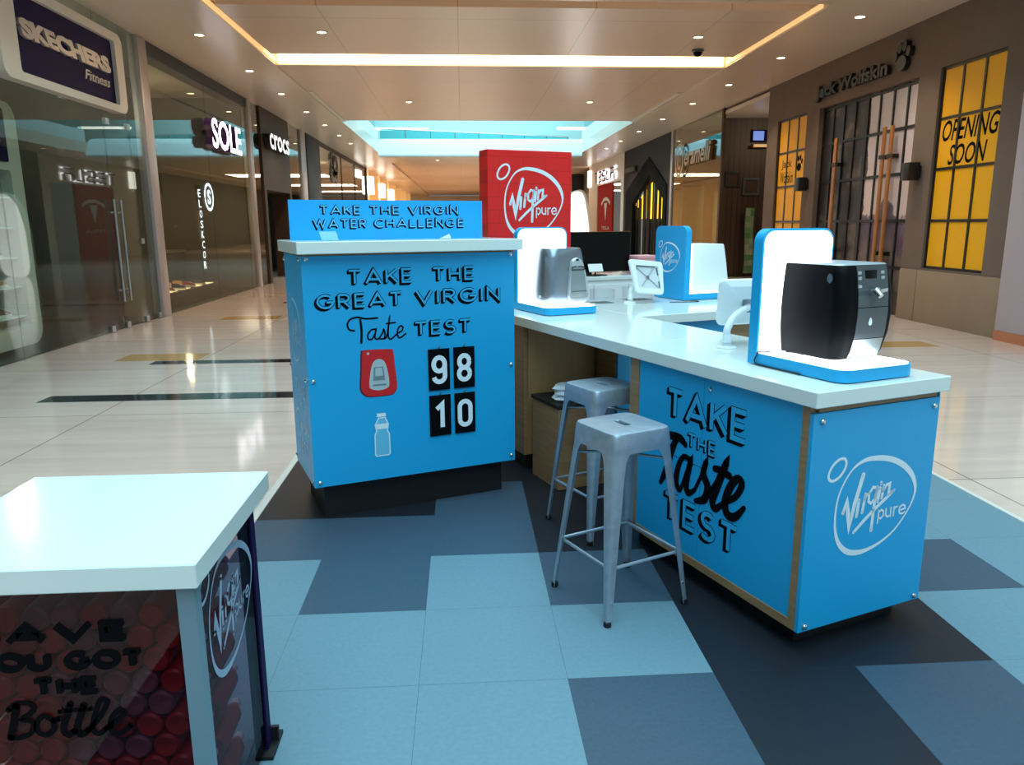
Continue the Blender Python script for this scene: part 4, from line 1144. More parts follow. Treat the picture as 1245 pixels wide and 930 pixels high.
for k, x in enumerate((0.17, 0.465, 0.80, 1.03)):
    c = thing('leaflet_stand', ('small clear stand with a pale card, nearest the counter\'s free end', 'small empty clear stand, second along the tall counter', 'small clear stand with a white fold, third along the tall counter', 'small empty clear stand nearest the red tower')[k], 'stand', K(x, 0.06, 1.515), TH, 'clear stands on the tall counter')
    m_ = MB().box(-0.05, 0.05, -0.03, 0.03, 0, 0.003)
    m_.add([(-0.045, 0.012, 0.003), (0.045, 0.012, 0.003), (0.035, 0.03, 0.05), (-0.055, 0.03, 0.05)], [(0, 1, 2, 3)])
    m_.add([(-0.045, 0.015, 0.003), (0.045, 0.015, 0.003), (0.035, 0.033, 0.05), (-0.055, 0.033, 0.05)], [(0, 1, 2, 3)])
    m_.build('holder', M['acrylic'], c)
    if k == 0:
        MB().add([(-0.043, 0.0135, 0.004), (0.043, 0.0135, 0.004), (0.034, 0.031, 0.048), (-0.053, 0.031, 0.048)], [(0, 1, 2, 3)]).build('card', M['print_pale'], c)
    if k == 2:
        MB().add([(-0.03, 0.0135, 0.004), (0.04, 0.0135, 0.004), (0.034, 0.024, 0.03)], [(0, 1, 2)]).build('card', M['white_print'], c)

# ------------------------------------------------------------------ kiosk: demonstration cabinet (near end of the long desk)
NB = -2.065
t = thing('demonstration_cabinet', 'blue cabinet at the open end of the desk with taste test lettering on its doors', 'cabinet', K(1.407, NB), TH)
WB, LB = 0.652, 1.165
m_ = MB().box(0, WB - 0.01, 0.012, 0.047, 0.086, 0.959).box(0.0, 0.05, 0.047, LB - 0.05, 0.086, 0.122).box(0.0, WB - 0.01, LB - 0.075, LB, 0.086, 0.959).box(0.03, WB - 0.01, 0.047, LB - 0.075, 0.086, 0.959).box(0.03, WB - 0.012, 0.0, 0.03, 0.936, 0.959)
m_.build('body', M['ply'], t)
MB().box(0.06, WB - 0.05, 0.07, LB - 0.03, 0, 0.086).build('plinth', M['plinth'], t)
MB().box(-0.017, WB + 0.017, -0.03, -0.868 - NB - 0.001, 0.959, 1.018, 0, 0.003, 1).build('worktop', M['top'], t)
ep = MB().box(0.0, WB, -0.006, 0.011, 0.086, 0.9335).build('end_panel', M['blue'], t)
mb = MB(); brand_logo(mb, 1.494 - 1.407, 1.978 - 1.407, 0.352, 0.757, f_front(-0.006)); mb.build('logo', M['white_print'], ep)
for p in ((0.041, 0.903), (0.62, 0.901), (0.031, 0.108), (0.62, 0.106)):
    bolt(MB(), (p[0], -0.006, p[1]), 'y').build('fixing_bolt', M['chrome'], t)
bp = MB().box(WB, WB + 0.006, 0.0, LB, 0.086, 0.95).build('back_panel', M['blue'], t)
ys = -1.462 - NB   # seam between the doors, local
d1 = MB().box(0.004, 0.029, 0.048, ys - 0.0015, 0.123, 0.956).build('door', M['blue'], t)
d2_ = MB().box(0.004, 0.029, ys + 0.0015, LB - 0.077, 0.123, 0.553).build('door', M['blue'], t)
d3 = MB().box(0.004, 0.029, ys + 0.0015, LB - 0.077, 0.557, 0.956).build('door', M['blue'], t)
MB().lathe([(0.012, 0), (0.012, 0.004), (0.008, 0.006), (0, 0.006)], n=14).build('lock', M['chrome'], d1)
lk = [o for o in d1.children][0]; lk.location = (0.004, ys - 0.04, 0.912); lk.rotation_euler = (0, -PI / 2, 0)
fn = f_left(0.004, -NB, 0)
mb = MB()
inline_text(mb, 'TAKE', 1.187, 1.738, 0.718, 0.868, fn, wt=0.15, out=0.02, sh=(-0.13, -0.09), gap=0.26)
inline_text(mb, 'THE', 1.355, 1.557, 0.620, 0.692, fn, wt=0.14, out=0.03)
inline_text(mb, 'TEST', 1.19, 1.72, 0.228, 0.374, fn, wt=0.15, out=0.02, sh=(-0.13, -0.09))
for l, wd in (([(1.17, 0.60), (1.20, 0.635), (1.268, 0.648), (1.317, 0.648), (1.351, 0.630)], [0.02, 0.035, 0.04, 0.04, 0.03]), ([(1.285, 0.641), (1.25, 0.57), (1.215, 0.47), (1.175, 0.400)], [0.035, 0.042, 0.042, 0.025]),
              ([(1.394, 0.568), (1.346, 0.573), (1.309, 0.523), (1.294, 0.444), (1.324, 0.410), (1.360, 0.486), (1.394, 0.568), (1.369, 0.468), (1.381, 0.415), (1.427, 0.440)], [0.03, 0.026, 0.034, 0.04, 0.026, 0.022, 0.034, 0.042, 0.034, 0.022]),
              ([(1.427, 0.440), (1.470, 0.520), (1.499, 0.594), (1.484, 0.535), (1.515, 0.484), (1.497, 0.423), (1.438, 0.395)], [0.02, 0.022, 0.03, 0.04, 0.045, 0.04, 0.024]),
              ([(1.497, 0.423), (1.577, 0.534), (1.629, 0.634), (1.584, 0.526), (1.551, 0.436), (1.572, 0.406), (1.625, 0.452)], [0.02, 0.024, 0.034, 0.045, 0.042, 0.034, 0.022]),
              ([(1.555, 0.579), (1.594, 0.583), (1.650, 0.574)], [0.03, 0.034, 0.036]),
              ([(1.625, 0.452), (1.690, 0.498), (1.725, 0.562), (1.697, 0.578), (1.654, 0.525), (1.630, 0.449), (1.650, 0.407), (1.697, 0.414), (1.745, 0.470)], [0.024, 0.03, 0.036, 0.036, 0.042, 0.045, 0.042, 0.036, 0.022])):
    q = spline([(p[0], p[1], w_) for p, w_ in zip(l, wd)], 5)
    mb.ribbon([p[:2] for p in q], [p[2] for p in q], fn, 0.0016, 1, rnd=True)
mb.build('lettering', [M['letter_blue'], M['black_print']], d1)

# bridging worktop and corner unit
t = thing('corner_desk', 'white desk section over the stool space, joining the tall counter to the side desk', 'desk', K(1.407, -0.868), TH)
o_ = lambda u: u - 1.407
p_ = lambda v: v + 0.868
MB().box(-0.017, 0.669, 0.001, p_(1.1), 0.959, 1.018, 0, 0.003, 1).build('worktop', M['top'], t)
MB().box(o_(1.42), o_(1.95), p_(0.352), p_(1.08), 0.1, 0.959).build('body', M['ply'], t)
MB().box(o_(1.445), o_(1.935), p_(0.344), p_(0.3515), 0.105, 0.957).build('front_panel', M['ply_face'], t)
MB().box(o_(1.45), o_(1.92), p_(0.38), p_(1.05), 0, 0.1).build('plinth', M['plinth'], t)
t = thing('side_desk', 'blue side desk with white worktop under the white machine', 'desk', K(1.96, 0.04), TH)
MB().box(0.118, 1.74, 0, 1.06, 0.959, 1.018, 0, 0.003, 1).build('worktop', M['top'], t)
MB().box(0, 1.68, 0.08, 1.0, 0.1, 0.958).build('body', M['ply'], t)
MB().box(0.06, 1.6, 0.14, 0.95, 0, 0.1).build('plinth', M['plinth'], t)
dr1 = MB().box(0.01, 0.44, 0.06, 0.079, 0.12, 0.95).build('door', M['blue'], t)
dr2 = MB().box(0.443, 0.9, 0.06, 0.079, 0.12, 0.95).build('door', M['blue'], t)
MB().lathe([(0.012, 0), (0.012, 0.004), (0.008, 0.006), (0, 0.006)], n=14).build('lock', M['chrome'], dr2)
lk = dr2.children[0]; lk.location = (0.475, 0.06, 0.905); lk.rotation_euler = (PI / 2, 0, 0)
mb = MB(); fn = f_front(0.06)
inline_text(mb, 'TAKE', 0.3, 0.84, 0.70, 0.868, fn, wt=0.15, out=0.02, sh=(-0.13, -0.09), gap=0.26); inline_text(mb, 'THE', 0.45, 0.65, 0.6, 0.68, fn)
mb.build('lettering', [M['letter_blue'], M['black_print']], dr2)

# ------------------------------------------------------------------ stools
def make_stool(lbl):
    t = thing('bar_stool', lbl, 'stool', (0, 0, 0), 0, 'metal bar stools')
    H, S = 0.78, 0.152
    NP = 48
    def se(a_, b_, e, z):
        out = []
        for i in range(NP):
            c_, s_ = math.cos(2 * PI * (i + 0.5) / NP), math.sin(2 * PI * (i + 0.5) / NP)
            out.append((a_ * math.copysign(abs(c_) ** (2 / e), c_), b_ * math.copysign(abs(s_) ** (2 / e), s_), z))
        return out
    sq = lambda s_, z: se(s_, s_, 7.0, z)
    m_ = MB()
    m_.loft([se(0.015, 0.044, 5, H - 0.012), se(0.015, 0.044, 5, H - 0.004), se(0.017, 0.047, 5, H), sq(S - 0.014, H), sq(S - 0.005, H - 0.003), sq(S, H - 0.013), sq(S + 0.004, H - 0.06), sq(S + 0.005, H - 0.085), sq(S + 0.002, H - 0.085), sq(S - 0.002, H - 0.06), sq(S - 0.006, H - 0.02)], cap=False)
    m_.build('seat', M['stool'], t)
    zs = [0.0, 0.03, 0.12, 0.3, 0.5, 0.6, 0.65, 0.675, 0.695, 0.708]
    ws = [0.024, 0.026, 0.031, 0.041, 0.053, 0.059, 0.064, 0.072, 0.088, 0.108]
    cor = lambda z: 0.213 + (S + 0.0035 - 0.213) * min(1, z / 0.69)
    for sx, sy in ((-1, -1), (1, -1), (1, 1), (-1, 1)):
        m_ = MB()
        loops = []
        for z, wv in zip(zs, ws):
            c = cor(z)
            r = min(0.012 + 0.036 * (z / 0.7) ** 1.5, wv * 0.8)
            prof = [(wv, 0)] + [(r - r * math.sin(a), r - r * math.cos(a)) for a in (PI / 2 * i / 5 for i in range(6))] + [(0, wv)]
            inn_ = [(p[0] + (0.0022 if i >= len(prof) - 6 or i > 0 else 0), p[1] + (0.0022 if i < len(prof) - 1 else 0)) for i, p in enumerate(prof)]
            lp = prof + inn_[::-1]
            loops.append([(sx * (c - p[0]), sy * (c - p[1]), z + 0.004) for p in lp])
        m_.loft(loops)
        lg = m_.build('leg', M['stool'], t)
        c = cor(0) - 0.012
        MB().lathe([(0.014, 0), (0.016, 0.003), (0.016, 0.02), (0.013, 0.022), (0, 0.022)], sx * c, sy * c, 0.0, 12).build('rubber_foot', M['rubber'], lg)
        m_ = MB()
        c2 = cor(0.1)
        m_.lathe([(0.005, 0), (0.005, 0.003), (0, 0.004)], 0, 0, 0, 8)
        m_.v = [(sx * (c2 + 0.0 + v[2] * 0.7) - 0.0, sy * (c2 + v[2] * 0.7) + v[0] * 0.7 * sx * 0, 0.1 + v[1]) if False else (sx * c2 + v[0] * 0.7 - sx * 0.02, sy * (c2 + v[2]), 0.1 + v[1]) for v in m_.v]
        m_.build('rivet', M['chrome'], lg)
    zb_ = 0.235
    c = cor(zb_) - 0.012
    for a, b_ in (((-c, -c), (c, -c)), ((c, -c), (c, c)), ((c, c), (-c, c)), ((-c, c), (-c, -c))):
        m_ = MB().tube([(a[0], a[1], zb_), (b_[0], b_[1], zb_)], 0.0075, 8)
        m_.build('brace', M['stool'], t)
    c = cor(0.63) - 0.02
    MB().tube([(-c, -c, 0.64), (0, 0, 0.66), (c, c, 0.64)], 0.007, 6).tube([(c, -c, 0.64), (0, 0, 0.652), (-c, c, 0.64)], 0.007, 6).build('cross_brace', M['stool'], t)
    return t
st = make_stool('nearer galvanised metal bar stool in front of the blue cabinet doors')
st.location, st.rotation_euler = (0.654, 3.036, 0), (0, 0, 0.437)
dup(st, (0.715, 3.83, 0), 0.437, 'farther galvanised metal bar stool tucked under the white desk by the tall counter')

# ------------------------------------------------------------------ lit stands
SW, SL, SH = 0.385, 0.5, 0.555
ZD = 1.0181
def make_stand(lbl, u, nn, rot=0.0, logo=False):
    t = thing('light_stand', lbl, 'display stand', K(u, nn, ZD), TH + rot, 'blue lit display stands')
    base = rrect(0, SW, 0, SL, 0.055, 7, (1, 1, 0, 0))
    MB().prism(base, 0.004, 0.05).build('base', M['blue'], t)
    MB().prism(rrect(0.01, SW - 0.01, 0.01, SL - 0.01, 0.05, 6), 0, 0.0045).build('foot_pad', M['plinth'], t)
    b_ = MB().prism(rrect(0, SW, 0.0505, SH, 0.055, 7, (0, 0, 1, 1)), SL - 0.05, SL, 'y').build('back_panel', M['blue'], t)
    MB().prism(rrect(0.008, SW - 0.008, 0.008, SL - 0.052, 0.05, 6, (1, 1, 0, 0)), 0.0501, 0.0535).build('light_base', M['glow'], t)
    MB().prism(rrect(0.01, SW - 0.01, 0.056, SH - 0.01, 0.048, 6, (0, 0, 1, 1)), SL - 0.0535, SL - 0.0502, 'y').build('light_panel', M['glow'], t)
    if logo:
        m_ = MB()
        brand_logo(m_, 0.04, 0.32, 0.205, 0.445, f_back(SL, SW))
        m_.build('logo', M['white_print'], b_)
    return t
make_stand('lit blue and white stand holding the black machine at the desk end', 1.566, -2.04)
make_stand('lit blue and white stand holding the silver machine beside the tall counter', 1.552, 0.292)
make_stand('blue stand turned away, its back showing a white logo, holding the white machine', 3.414, 0.69, PI / 2, True)

# ------------------------------------------------------------------ water machines
def body_loop(w_, d_, r, z, cx=0, cy=0, which=(1, 1, 1, 1)):
    return [(cx + x, cy + y, z) for x, y in rrect(-w_ / 2, w_ / 2, -d_ / 2, d_ / 2, r, 6, which)]
ZM = ZD + 0.0536
# black
t = thing('water_machine', 'black boxy water machine with grey front panel and small tap', 'water machine', K(1.832, -1.754, ZM), TH)
prof = [(0.0, 0.25, 0.27), (0.03, 0.262, 0.285), (0.1, 0.278, 0.302), (0.18, 0.284, 0.308), (0.26, 0.278, 0.302), (0.33, 0.266, 0.290), (0.358, 0.26, 0.284), (0.364, 0.254, 0.278)]
BK = (1, 1, 0, 0)
MB().loft([body_loop(w_ + 0.016, d_, 0.045, z, -0.008, (0.308 - d_) / 2, BK) for z, w_, d_ in prof]).build('housing', M['gloss_black'], t)
MB().loft([body_loop(0.27, 0.278, 0.045, 0.3642, -0.008, 0.015, BK), body_loop(0.256, 0.264, 0.04, 0.369, -0.008, 0.015, BK)]).build('lid', M['silver_light'], t)
def yf(z):
    for (z0, w0, d0), (z1, w1, d1_) in zip(prof[:-1], prof[1:]):
        if z0 <= z <= z1:
            dd_ = d0 + (d1_ - d0) * (z - z0) / (z1 - z0)
            return (0.308 - dd_) / 2 - dd_ / 2
    return 0.154 - prof[-1][2]
def strip(z0, z1, x0, x1, off, k=8):
    loops = []
    for i in range(k + 1):
        z = z0 + (z1 - z0) * i / k
        y = yf(z)
        loops.append([(x0, y - off, z), (x1, y - off, z), (x1, y + 0.01, z), (x0, y + 0.01, z)])
    return MB().loft(loops)
pu = strip(0.205, 0.362, -0.07, 0.09, 0.003).build('control_panel', M['dark_grey'], t)
strip(0.082, 0.202, -0.07, 0.09, 0.003).build('front_panel', M['dark_grey'], t)
strip(0.004, 0.079, -0.07, 0.09, 0.003).build('drip_panel', M['steel'], t)
MB().box(-0.03, 0.03, yf(0.33) - 0.006, yf(0.33), 0.305, 0.345, 0, 0.002).build('display', M['screen'], pu)
for x, z in ((-0.06, 0.335), (-0.06, 0.315), (0.062, 0.335), (0.062, 0.315), (-0.062, 0.285)):
    MB().box(x - 0.009, x + 0.009, yf(z) - 0.006, yf(z), z - 0.006, z + 0.006, 0, 0.002).build('button', M['silver_light'], pu)
tp = MB()
tp.tube([(-0.005, yf(0.26), 0.262), (-0.005, yf(0.26) - 0.03, 0.266), (-0.005, yf(0.26) - 0.05, 0.25)], [0.016, 0.018, 0.011], 10)
tp.loft([[(0.06 + 0.001 * 0, yf(0.27) - 0.02 + dy, 0.27 + dz) for dy, dz in ((-0.006, -0.006), (0.006, -0.006), (0.006, 0.006), (-0.006, 0.006))], [(-0.02, yf(0.27) - 0.02 + dy, 0.262 + dz) for dy, dz in ((-0.014, -0.008), (0.014, -0.008), (0.014, 0.01), (-0.014, 0.01))]])
tp.build('tap', M['chrome'], t)
m_ = MB(); m_.poly(spline([(0, 0.165), (0.01, 0.148), (0.007, 0.136), (-0.004, 0.134), (-0.009, 0.143)], 4, True), f_front(yf(0.15) - 0.0035), 0.0005); m_.build('drop_mark', M['white_print'], t)
m_ = MB(); m_.poly(arc(0.085, 0.315, 0.014, 0.018, 0, 360, 18), lambda s, tt, d: (-0.1515 - d, -s, tt), 0.002, 0); m_.ribbon(arc(0.085, 0.315, 0.009, 0.012, 20, 300, 12), 0.002, lambda s, tt, d: (-0.1515 - d, -s, tt), 0.003, 0); m_.build('badge', M['silver'], t)
tg = MB().tube(spline([(0.098, 0.29, 0.0065), (0.075, 0.33, 0.012), (0.04, 0.39, 0.0065), (0.0, 0.43, 0.0055), (-0.006, 0.44, -0.01), (-0.006, 0.45, -0.04), (-0.006, 0.4, -0.048), (-0.005, 0.2, -0.048)], 6), 0.0028, 6)
cb_ = tg.build('power_cable', M['cable']); cb_.location = K(1.566, -2.04, ZM); cb_.rotation_euler = (0, 0, TH)
tag(cb_, 'thin black cable from the black machine over the edge of its stand', 'cable')

# silver
t = thing('water_machine', 'silver water machine with a rounded dispenser recess beside the tall counter', 'water machine', K(1.795, 0.58, ZM), TH)
prof = [(0.0, 0.325, 0.262), (0.02, 0.34, 0.272), (0.08, 0.338, 0.268), (0.2, 0.322, 0.25), (0.3, 0.302, 0.232), (0.35, 0.29, 0.222), (0.364, 0.28, 0.212)]
MB().loft([body_loop(w_, d_, 0.085, z, 0, (0.262 - d_) / 2 * 0.6) for z, w_, d_ in prof]).build('housing', M['silver'], t)
def yf2(z):
    for (z0, w0, d0), (z1, w1, d1_) in zip(prof[:-1], prof[1:]):
        if z0 <= z <= z1:
            d_ = d0 + (d1_ - d0) * (z - z0) / (z1 - z0)
            return (0.262 - d_) / 2 * 0.6 - d_ / 2
    return -0.1
fnm = lambda s, z, d: (s, yf2(max(0.0, min(0.36, z))) - d, z)
def dome(mb_, pts, d0, d1, mi=0):
    c = (sum(p[0] for p in pts) / len(pts), sum(p[1] for p in pts) / len(pts))
    loops = [[fnm(p[0], p[1], -0.004) for p in pts], [fnm(p[0], p[1], d0) for p in pts], [fnm(c[0] + (p[0] - c[0]) * 0.94, c[1] + (p[1] - c[1]) * 0.94, d1) for p in pts]]
    mb_.loft(loops, mi)
ovl = spline([(0.0, 0.302), (0.038, 0.285), (0.058, 0.23), (0.074, 0.12), (0.078, 0.05), (0.06, 0.016), (0.0, 0.008), (-0.06, 0.016), (-0.078, 0.05), (-0.07, 0.12), (-0.052, 0.23), (-0.036, 0.285)], 4, True)
m_ = MB(); dome(m_, [(0.062 + p[0], p[1]) for p in ovl], 0.012, 0.022); m_.build('dispenser_front', M['silver_light'], t)
rc = spline([(0.0, 0.245), (0.038, 0.243), (0.046, 0.225), (0.06, 0.07), (0.052, 0.045), (0.0, 0.04), (-0.052, 0.045), (-0.06, 0.07), (-0.048, 0.225), (-0.038, 0.243)], 4, True)
m_ = MB(); dome(m_, [(0.062 + p[0], p[1]) for p in rc], 0.023, 0.026); m_.build('dispenser_panel', mat('recess_grey', (128, 138, 142), 0.35, 0.3), t)
m_ = MB(); m_.ribbon([(0.062 + p[0], p[1]) for p in rc if p[1] > 0.2], 0.006, fnm, 0.028); m_.ribbon([(0.062 - 0.055 + 0.011 * i, 0.085) for i in range(11)], 0.003, fnm, 0.028); m_.build('shadow_gap', M['black'], t)
m_ = MB(); m_.ribbon([(0.062 + p[0], p[1]) for p in rc if p[1] < 0.075], 0.007, fnm, 0.028); m_.build('chrome_rim', M['chrome'], t)
MB().box(0.052, 0.072, yf2(0.29) - 0.03, yf2(0.29) - 0.016, 0.283, 0.297, 0, 0.003).build('tap', M['dark'], t)
MB().lathe([(0.008, 0), (0.008, 0.004), (0, 0.005)], n=10).build('side_button', M['white_plastic'], t).matrix_local = Matrix.Translation((-0.17, -0.05, 0.05)) @ Matrix.Rotation(-PI / 2, 4, 'Y')

# white
t = thing('water_machine', 'white water machine on the turned away blue stand', 'water machine', K(3.168, 0.885, ZM), TH)
MB().loft([body_loop(0.37, 0.30, 0.03, 0.0, 0.015), body_loop(0.385, 0.312, 0.03, 0.02, 0.015), body_loop(0.38, 0.312, 0.03, 0.1, 0.012), body_loop(0.355, 0.305, 0.03, 0.25, 0.0), body_loop(0.335, 0.295, 0.03, 0.355, -0.01), body_loop(0.325, 0.285, 0.025, 0.364, -0.012)]).build('housing', M['white_plastic'], t)
MB().box(-0.19, 0.2, -0.165, 0.165, 0.0, 0.022, 0, 0.008).build('foot', M['white_plastic'], t)
m_ = MB()
for k in range(6):
    m_.box(-0.187, -0.17, -0.11, 0.11, 0.07 + 0.045 * k, 0.085 + 0.045 * k)
m_.build('vent_slots', M['dark_grey'], t)
cb2 = MB().tube(spline([(0, 0, 0.0), (0.03, -0.02, 0.0), (0.03, -0.06, -0.001), (0.0, -0.09, 0.0), (-0.08, -0.06, -0.001), (-0.2, -0.02, 0.0)], 5), 0.003, 6).build('power_cable', M['cable'])
cb2.location = K(2.95, 0.66, ZD + 0.004); cb2.rotation_euler = (0, 0, TH)
tag(cb2, 'thin dark cable looping on the worktop below the white logo stand', 'cable')

# ------------------------------------------------------------------ tablet holders
def tablet_holder(lbl, u, nn, head, Mh, face):
    t = thing('tablet_holder', lbl, 'tablet holder', K(u, nn, ZD), TH, 'white tablet holders')
    MB().lathe([(0.045, 0), (0.046, 0.004), (0.044, 0.008), (0.03, 0.011), (0, 0.011)], n=28).build('base', M['white_plastic'], t)
    MB().lathe([(0.021, 0.011), (0.021, 0.06), (0.019, 0.064), (0, 0.064)], n=20).build('collar', M['white_plastic'], t)
    MB().lathe([(0.0218, 0.018), (0.0218, 0.027)], n=20).build('collar_band', M['chrome'], t)
    h = Vector(head)
    bk = h + Mh.to_3x3() @ Vector((0, 0.03, -0.01))
    s_ = MB().tube(spline([(0, 0, 0.06), (0.0, 0.0, 0.09), (bk.x * 0.25, bk.y * 0.25, 0.09 + (bk.z - 0.09) * 0.55), (bk.x * 0.65, bk.y * 0.65, 0.09 + (bk.z - 0.09) * 0.88), tuple(bk)], 6), 0.017, 12)
    s_.build('arm', M['white_plastic'], t)
    tz = [(-0.135, -0.12), (0.14, -0.13), (0.172, 0.125), (-0.17, 0.13)]
    def rnd_poly(k):
        out = []
        n_ = len(tz)
        for i in range(n_):
            p, a, b_ = Vector(tz[i]) * k, Vector(tz[i - 1]) * k, Vector(tz[(i + 1) % n_]) * k
            A, B = p + (a - p).normalized() * 0.035 * k, p + (b_ - p).normalized() * 0.035 * k
            for j in range(7):
                q = j / 6
                v = A * (1 - q) ** 2 + p * 2 * q * (1 - q) + B * q * q
                out.append((v.x, v.y))
        return out
    tr = lambda x, y, z: tuple(h + Mh.to_3x3() @ Vector((x, y, z)))
    op = rnd_poly(1.0)
    win = []
    for (x, z) in op:
        a = math.atan2(z, x)
        k = min(0.115 / max(abs(math.cos(a)), 1e-6), 0.086 / max(abs(math.sin(a)), 1e-6))
        win.append((k * math.cos(a), k * math.sin(a)))
    m_ = MB()
    m_.loft([[tr(x, 0.004, z) for x, z in win], [tr(x, -0.012, z) for x, z in win], [tr(x * 0.97, -0.012, z * 0.97) for x, z in op], [tr(x, -0.006, z) for x, z in op], [tr(x, 0.008, z) for x, z in op], [tr(x * 0.82, 0.03, z * 0.82) for x, z in op], [tr(x * 0.3, 0.036, z * 0.3) for x, z in op]], cap=False)
    hd = m_.build('head_shell', M['white_plastic'], t)
    m_ = MB(); m_.add([tr(x, 0.0035, z) for x, z in win], [list(range(len(win)))]); m_.build('backing_plate', mat('plate_white', (206, 216, 220), 0.4), hd)
    m_ = MB()
    for a, b_ in (((-0.108, 0.078), (0.1, -0.072)), ((0.07, 0.068), (-0.065, -0.068))):
        m_.tube([tr(a[0], -0.001, a[1]), tr(b_[0], -0.001, b_[1])], 0.003, 6)
    m_.lathe([(0.0, 0), (0.013, 0), (0.013, 0.004), (0, 0.004)], n=12)
    k0 = len(m_.v) - 48
    m_.v[k0:] = [tr(v[0], -0.003 - v[2], v[1]) for v in m_.v[k0:]]
    m_.build('cross_bracket', M['steel'], hd)
    m_ = MB()
    m_.tube([tr(-0.113, 0.0, 0.083), tr(0.09, 0.0, 0.083)], 0.004, 6).tube([tr(0.112, 0.0, -0.075), tr(0.112, 0.0, -0.025)], 0.004, 6).tube([tr(0.112, 0.0, 0.02), tr(0.105, 0.0, 0.075)], 0.004, 6).tube([tr(-0.113, 0.0, 0.083), tr(-0.1, 0.0, 0.06)], 0.004, 6)
    m_.build('edge_gasket', M['dark_grey'], hd)
    return t
R_ = lambda a, ax: Matrix.Rotation(a, 4, ax)
tablet_holder('empty white tablet holder with an X bracket facing the stools', 2.483, 0.76, (0.125, -0.03, 0.185), R_(0.2, 'Z') @ R_(-0.32, 'X') @ R_(0.09, 'Y'), 1)
tablet_holder('white tablet holder seen from behind, beside the stand of the black machine', 1.748, -1.19, (0.20, 0.09, 0.20), R_(PI - 0.35, 'Z') @ R_(-0.45, 'X'), 1)

# clear acrylic boxes on the desk
for k, (u, nn, wd, lb) in enumerate(((2.30, 0.86, 0.14, 'clear acrylic box on the desk nearer the silver machine'), (2.66, 0.93, 0.2, 'clear acrylic box behind the empty tablet holder'))):
    c = thing('acrylic_box', lb, 'box', K(u, nn, ZD), TH, 'clear boxes on the desk')
    MB().box(-wd / 2, wd / 2, -0.07, 0.07, 0.0, 0.004).build('base', M['acrylic'], c)
    ro, ri = rrect(-wd / 2, wd / 2, -0.07, 0.07, 0.01, 3), rrect(-wd / 2 + 0.004, wd / 2 - 0.004, -0.066, 0.066, 0.008, 3)
    MB().ring(ro, ri, 0.004, 0.10).build('side_wall', M['acrylic'], c)

# ------------------------------------------------------------------ bin with papers under the desk
t = thing('waste_bin', 'plywood bin with a dark lid standing under the white desk', 'bin', K(1.43, -0.11), TH)
MB().box(0, 0.36, 0, 0.36, 0, 0.512, 0, 0.004, 1).build('body', M['ply'], t)
MB().box(-0.008, 0.368, -0.008, 0.368, 0.512, 0.535, 0, 0.004, 1).build('lid', M['plinth'], t)
c = thing('paper_bundle', 'crumpled bundle of white paper lying on the dark bin lid', 'paper', K(1.57, 0.02, 0.5355), TH)
rr_ = random.Random(2)
for k in range(3):
    m_ = MB()
    lp = []
    for z, r in ((0, 0.09), (0.012, 0.1), (0.03, 0.085), (0.04, 0.03)):
        lp.append([(r * 1.1 * math.cos(a) * (1 + rr_.uniform(-0.12, 0.12)), r * 0.8 * math.sin(a) * (1 + rr_.uniform(-0.12, 0.12)), z + 0.032 * k) for a in (2 * PI * i / 14 for i in range(14))])
    m_.loft(lp).build('sheet', M['white_print'], c, angle=20)

# ------------------------------------------------------------------ red tower, back cabinet, screen
t = thing('brand_tower', 'tall red tower with a white oval logo behind the desks', 'tower', K(1.657, 1.5), TH)
bd = MB().box(0, 0.728, 0, 0.165, 0.0, 2.15, 0, 0.004, 1).build('body', M['red'], t)
m_ = MB(); brand_logo(m_, 0.076, 0.656, 1.494, 2.05, f_front(0), d=0.002); m_.build('logo', M['white_print'], bd)
t = thing('base_cabinet', 'long white cabinet under the black screen behind the kiosk', 'cabinet', K(2.62, 3.0), TH)
MB().box(0.0, 1.75, 0.02, 0.46, 0.08, 1.0).build('body', M['white_plastic'], t)
MB().box(-0.02, 1.77, 0, 0.48, 1.0, 1.04, 0, 0.003, 1).build('worktop', M['top'], t)
MB().box(0.03, 1.72, 0.06, 0.44, 0, 0.08).build('plinth', M['plinth'], t)
for k in range(4):
    MB().box(0.006 + k * 0.436, 0.436 + k * 0.436 - 0.003, 0.0, 0.019, 0.1, 0.955, 0, 0.002, 1).build('door', M['white_plastic'], t)
t = thing('television', 'black flat screen on the white cabinet beside the red tower', 'television', K(3.53, 3.2, 1.0405), TH)
MB().box(-0.53, 0.53, 0, 0.035, 0.035, 0.462, 0, 0.005).build('case', M['gloss_black'], t)
MB().box(-0.518, 0.518, -0.002, 0.0, 0.05, 0.45).build('screen', M['screen'], t)
MB().box(-0.53, 0.53, 0.002, 0.03, 0.4622, 0.467).build('top_edge', M['gold'], t)
MB().box(-0.05, 0.05, 0.0, 0.03, 0.008, 0.04).box(-0.2, 0.2, -0.08, 0.12, 0, 0.009, 0, 0.003).build('stand', M['black'], t)
c = thing('card_display', 'small white card on a black foot in front of the black screen', 'card', K(3.55, 3.07, 1.0405), TH)
MB().box(-0.03, 0.03, -0.03, 0.03, 0, 0.01, 0, 0.003).box(-0.008, 0.008, 0.0, 0.012, 0.01, 0.06).build('foot', M['black'], c)
MB().add([(-0.085, -0.02, 0.05), (0.085, -0.02, 0.05), (0.085, 0.015, 0.13), (-0.085, 0.015, 0.13), (-0.085, -0.012, 0.05), (0.085, -0.012, 0.05), (0.085, 0.023, 0.13), (-0.085, 0.023, 0.13)], [(0, 1, 2, 3), (7, 6, 5, 4), (0, 4, 5, 1), (1, 5, 6, 2), (2, 6, 7, 3), (3, 7, 4, 0)]).build('card', M['white_plastic'], c)
c = thing('pink_box', 'flat pink box lying beside the black screen on the white cabinet', 'box', K(4.15, 3.16, 1.0405), TH)
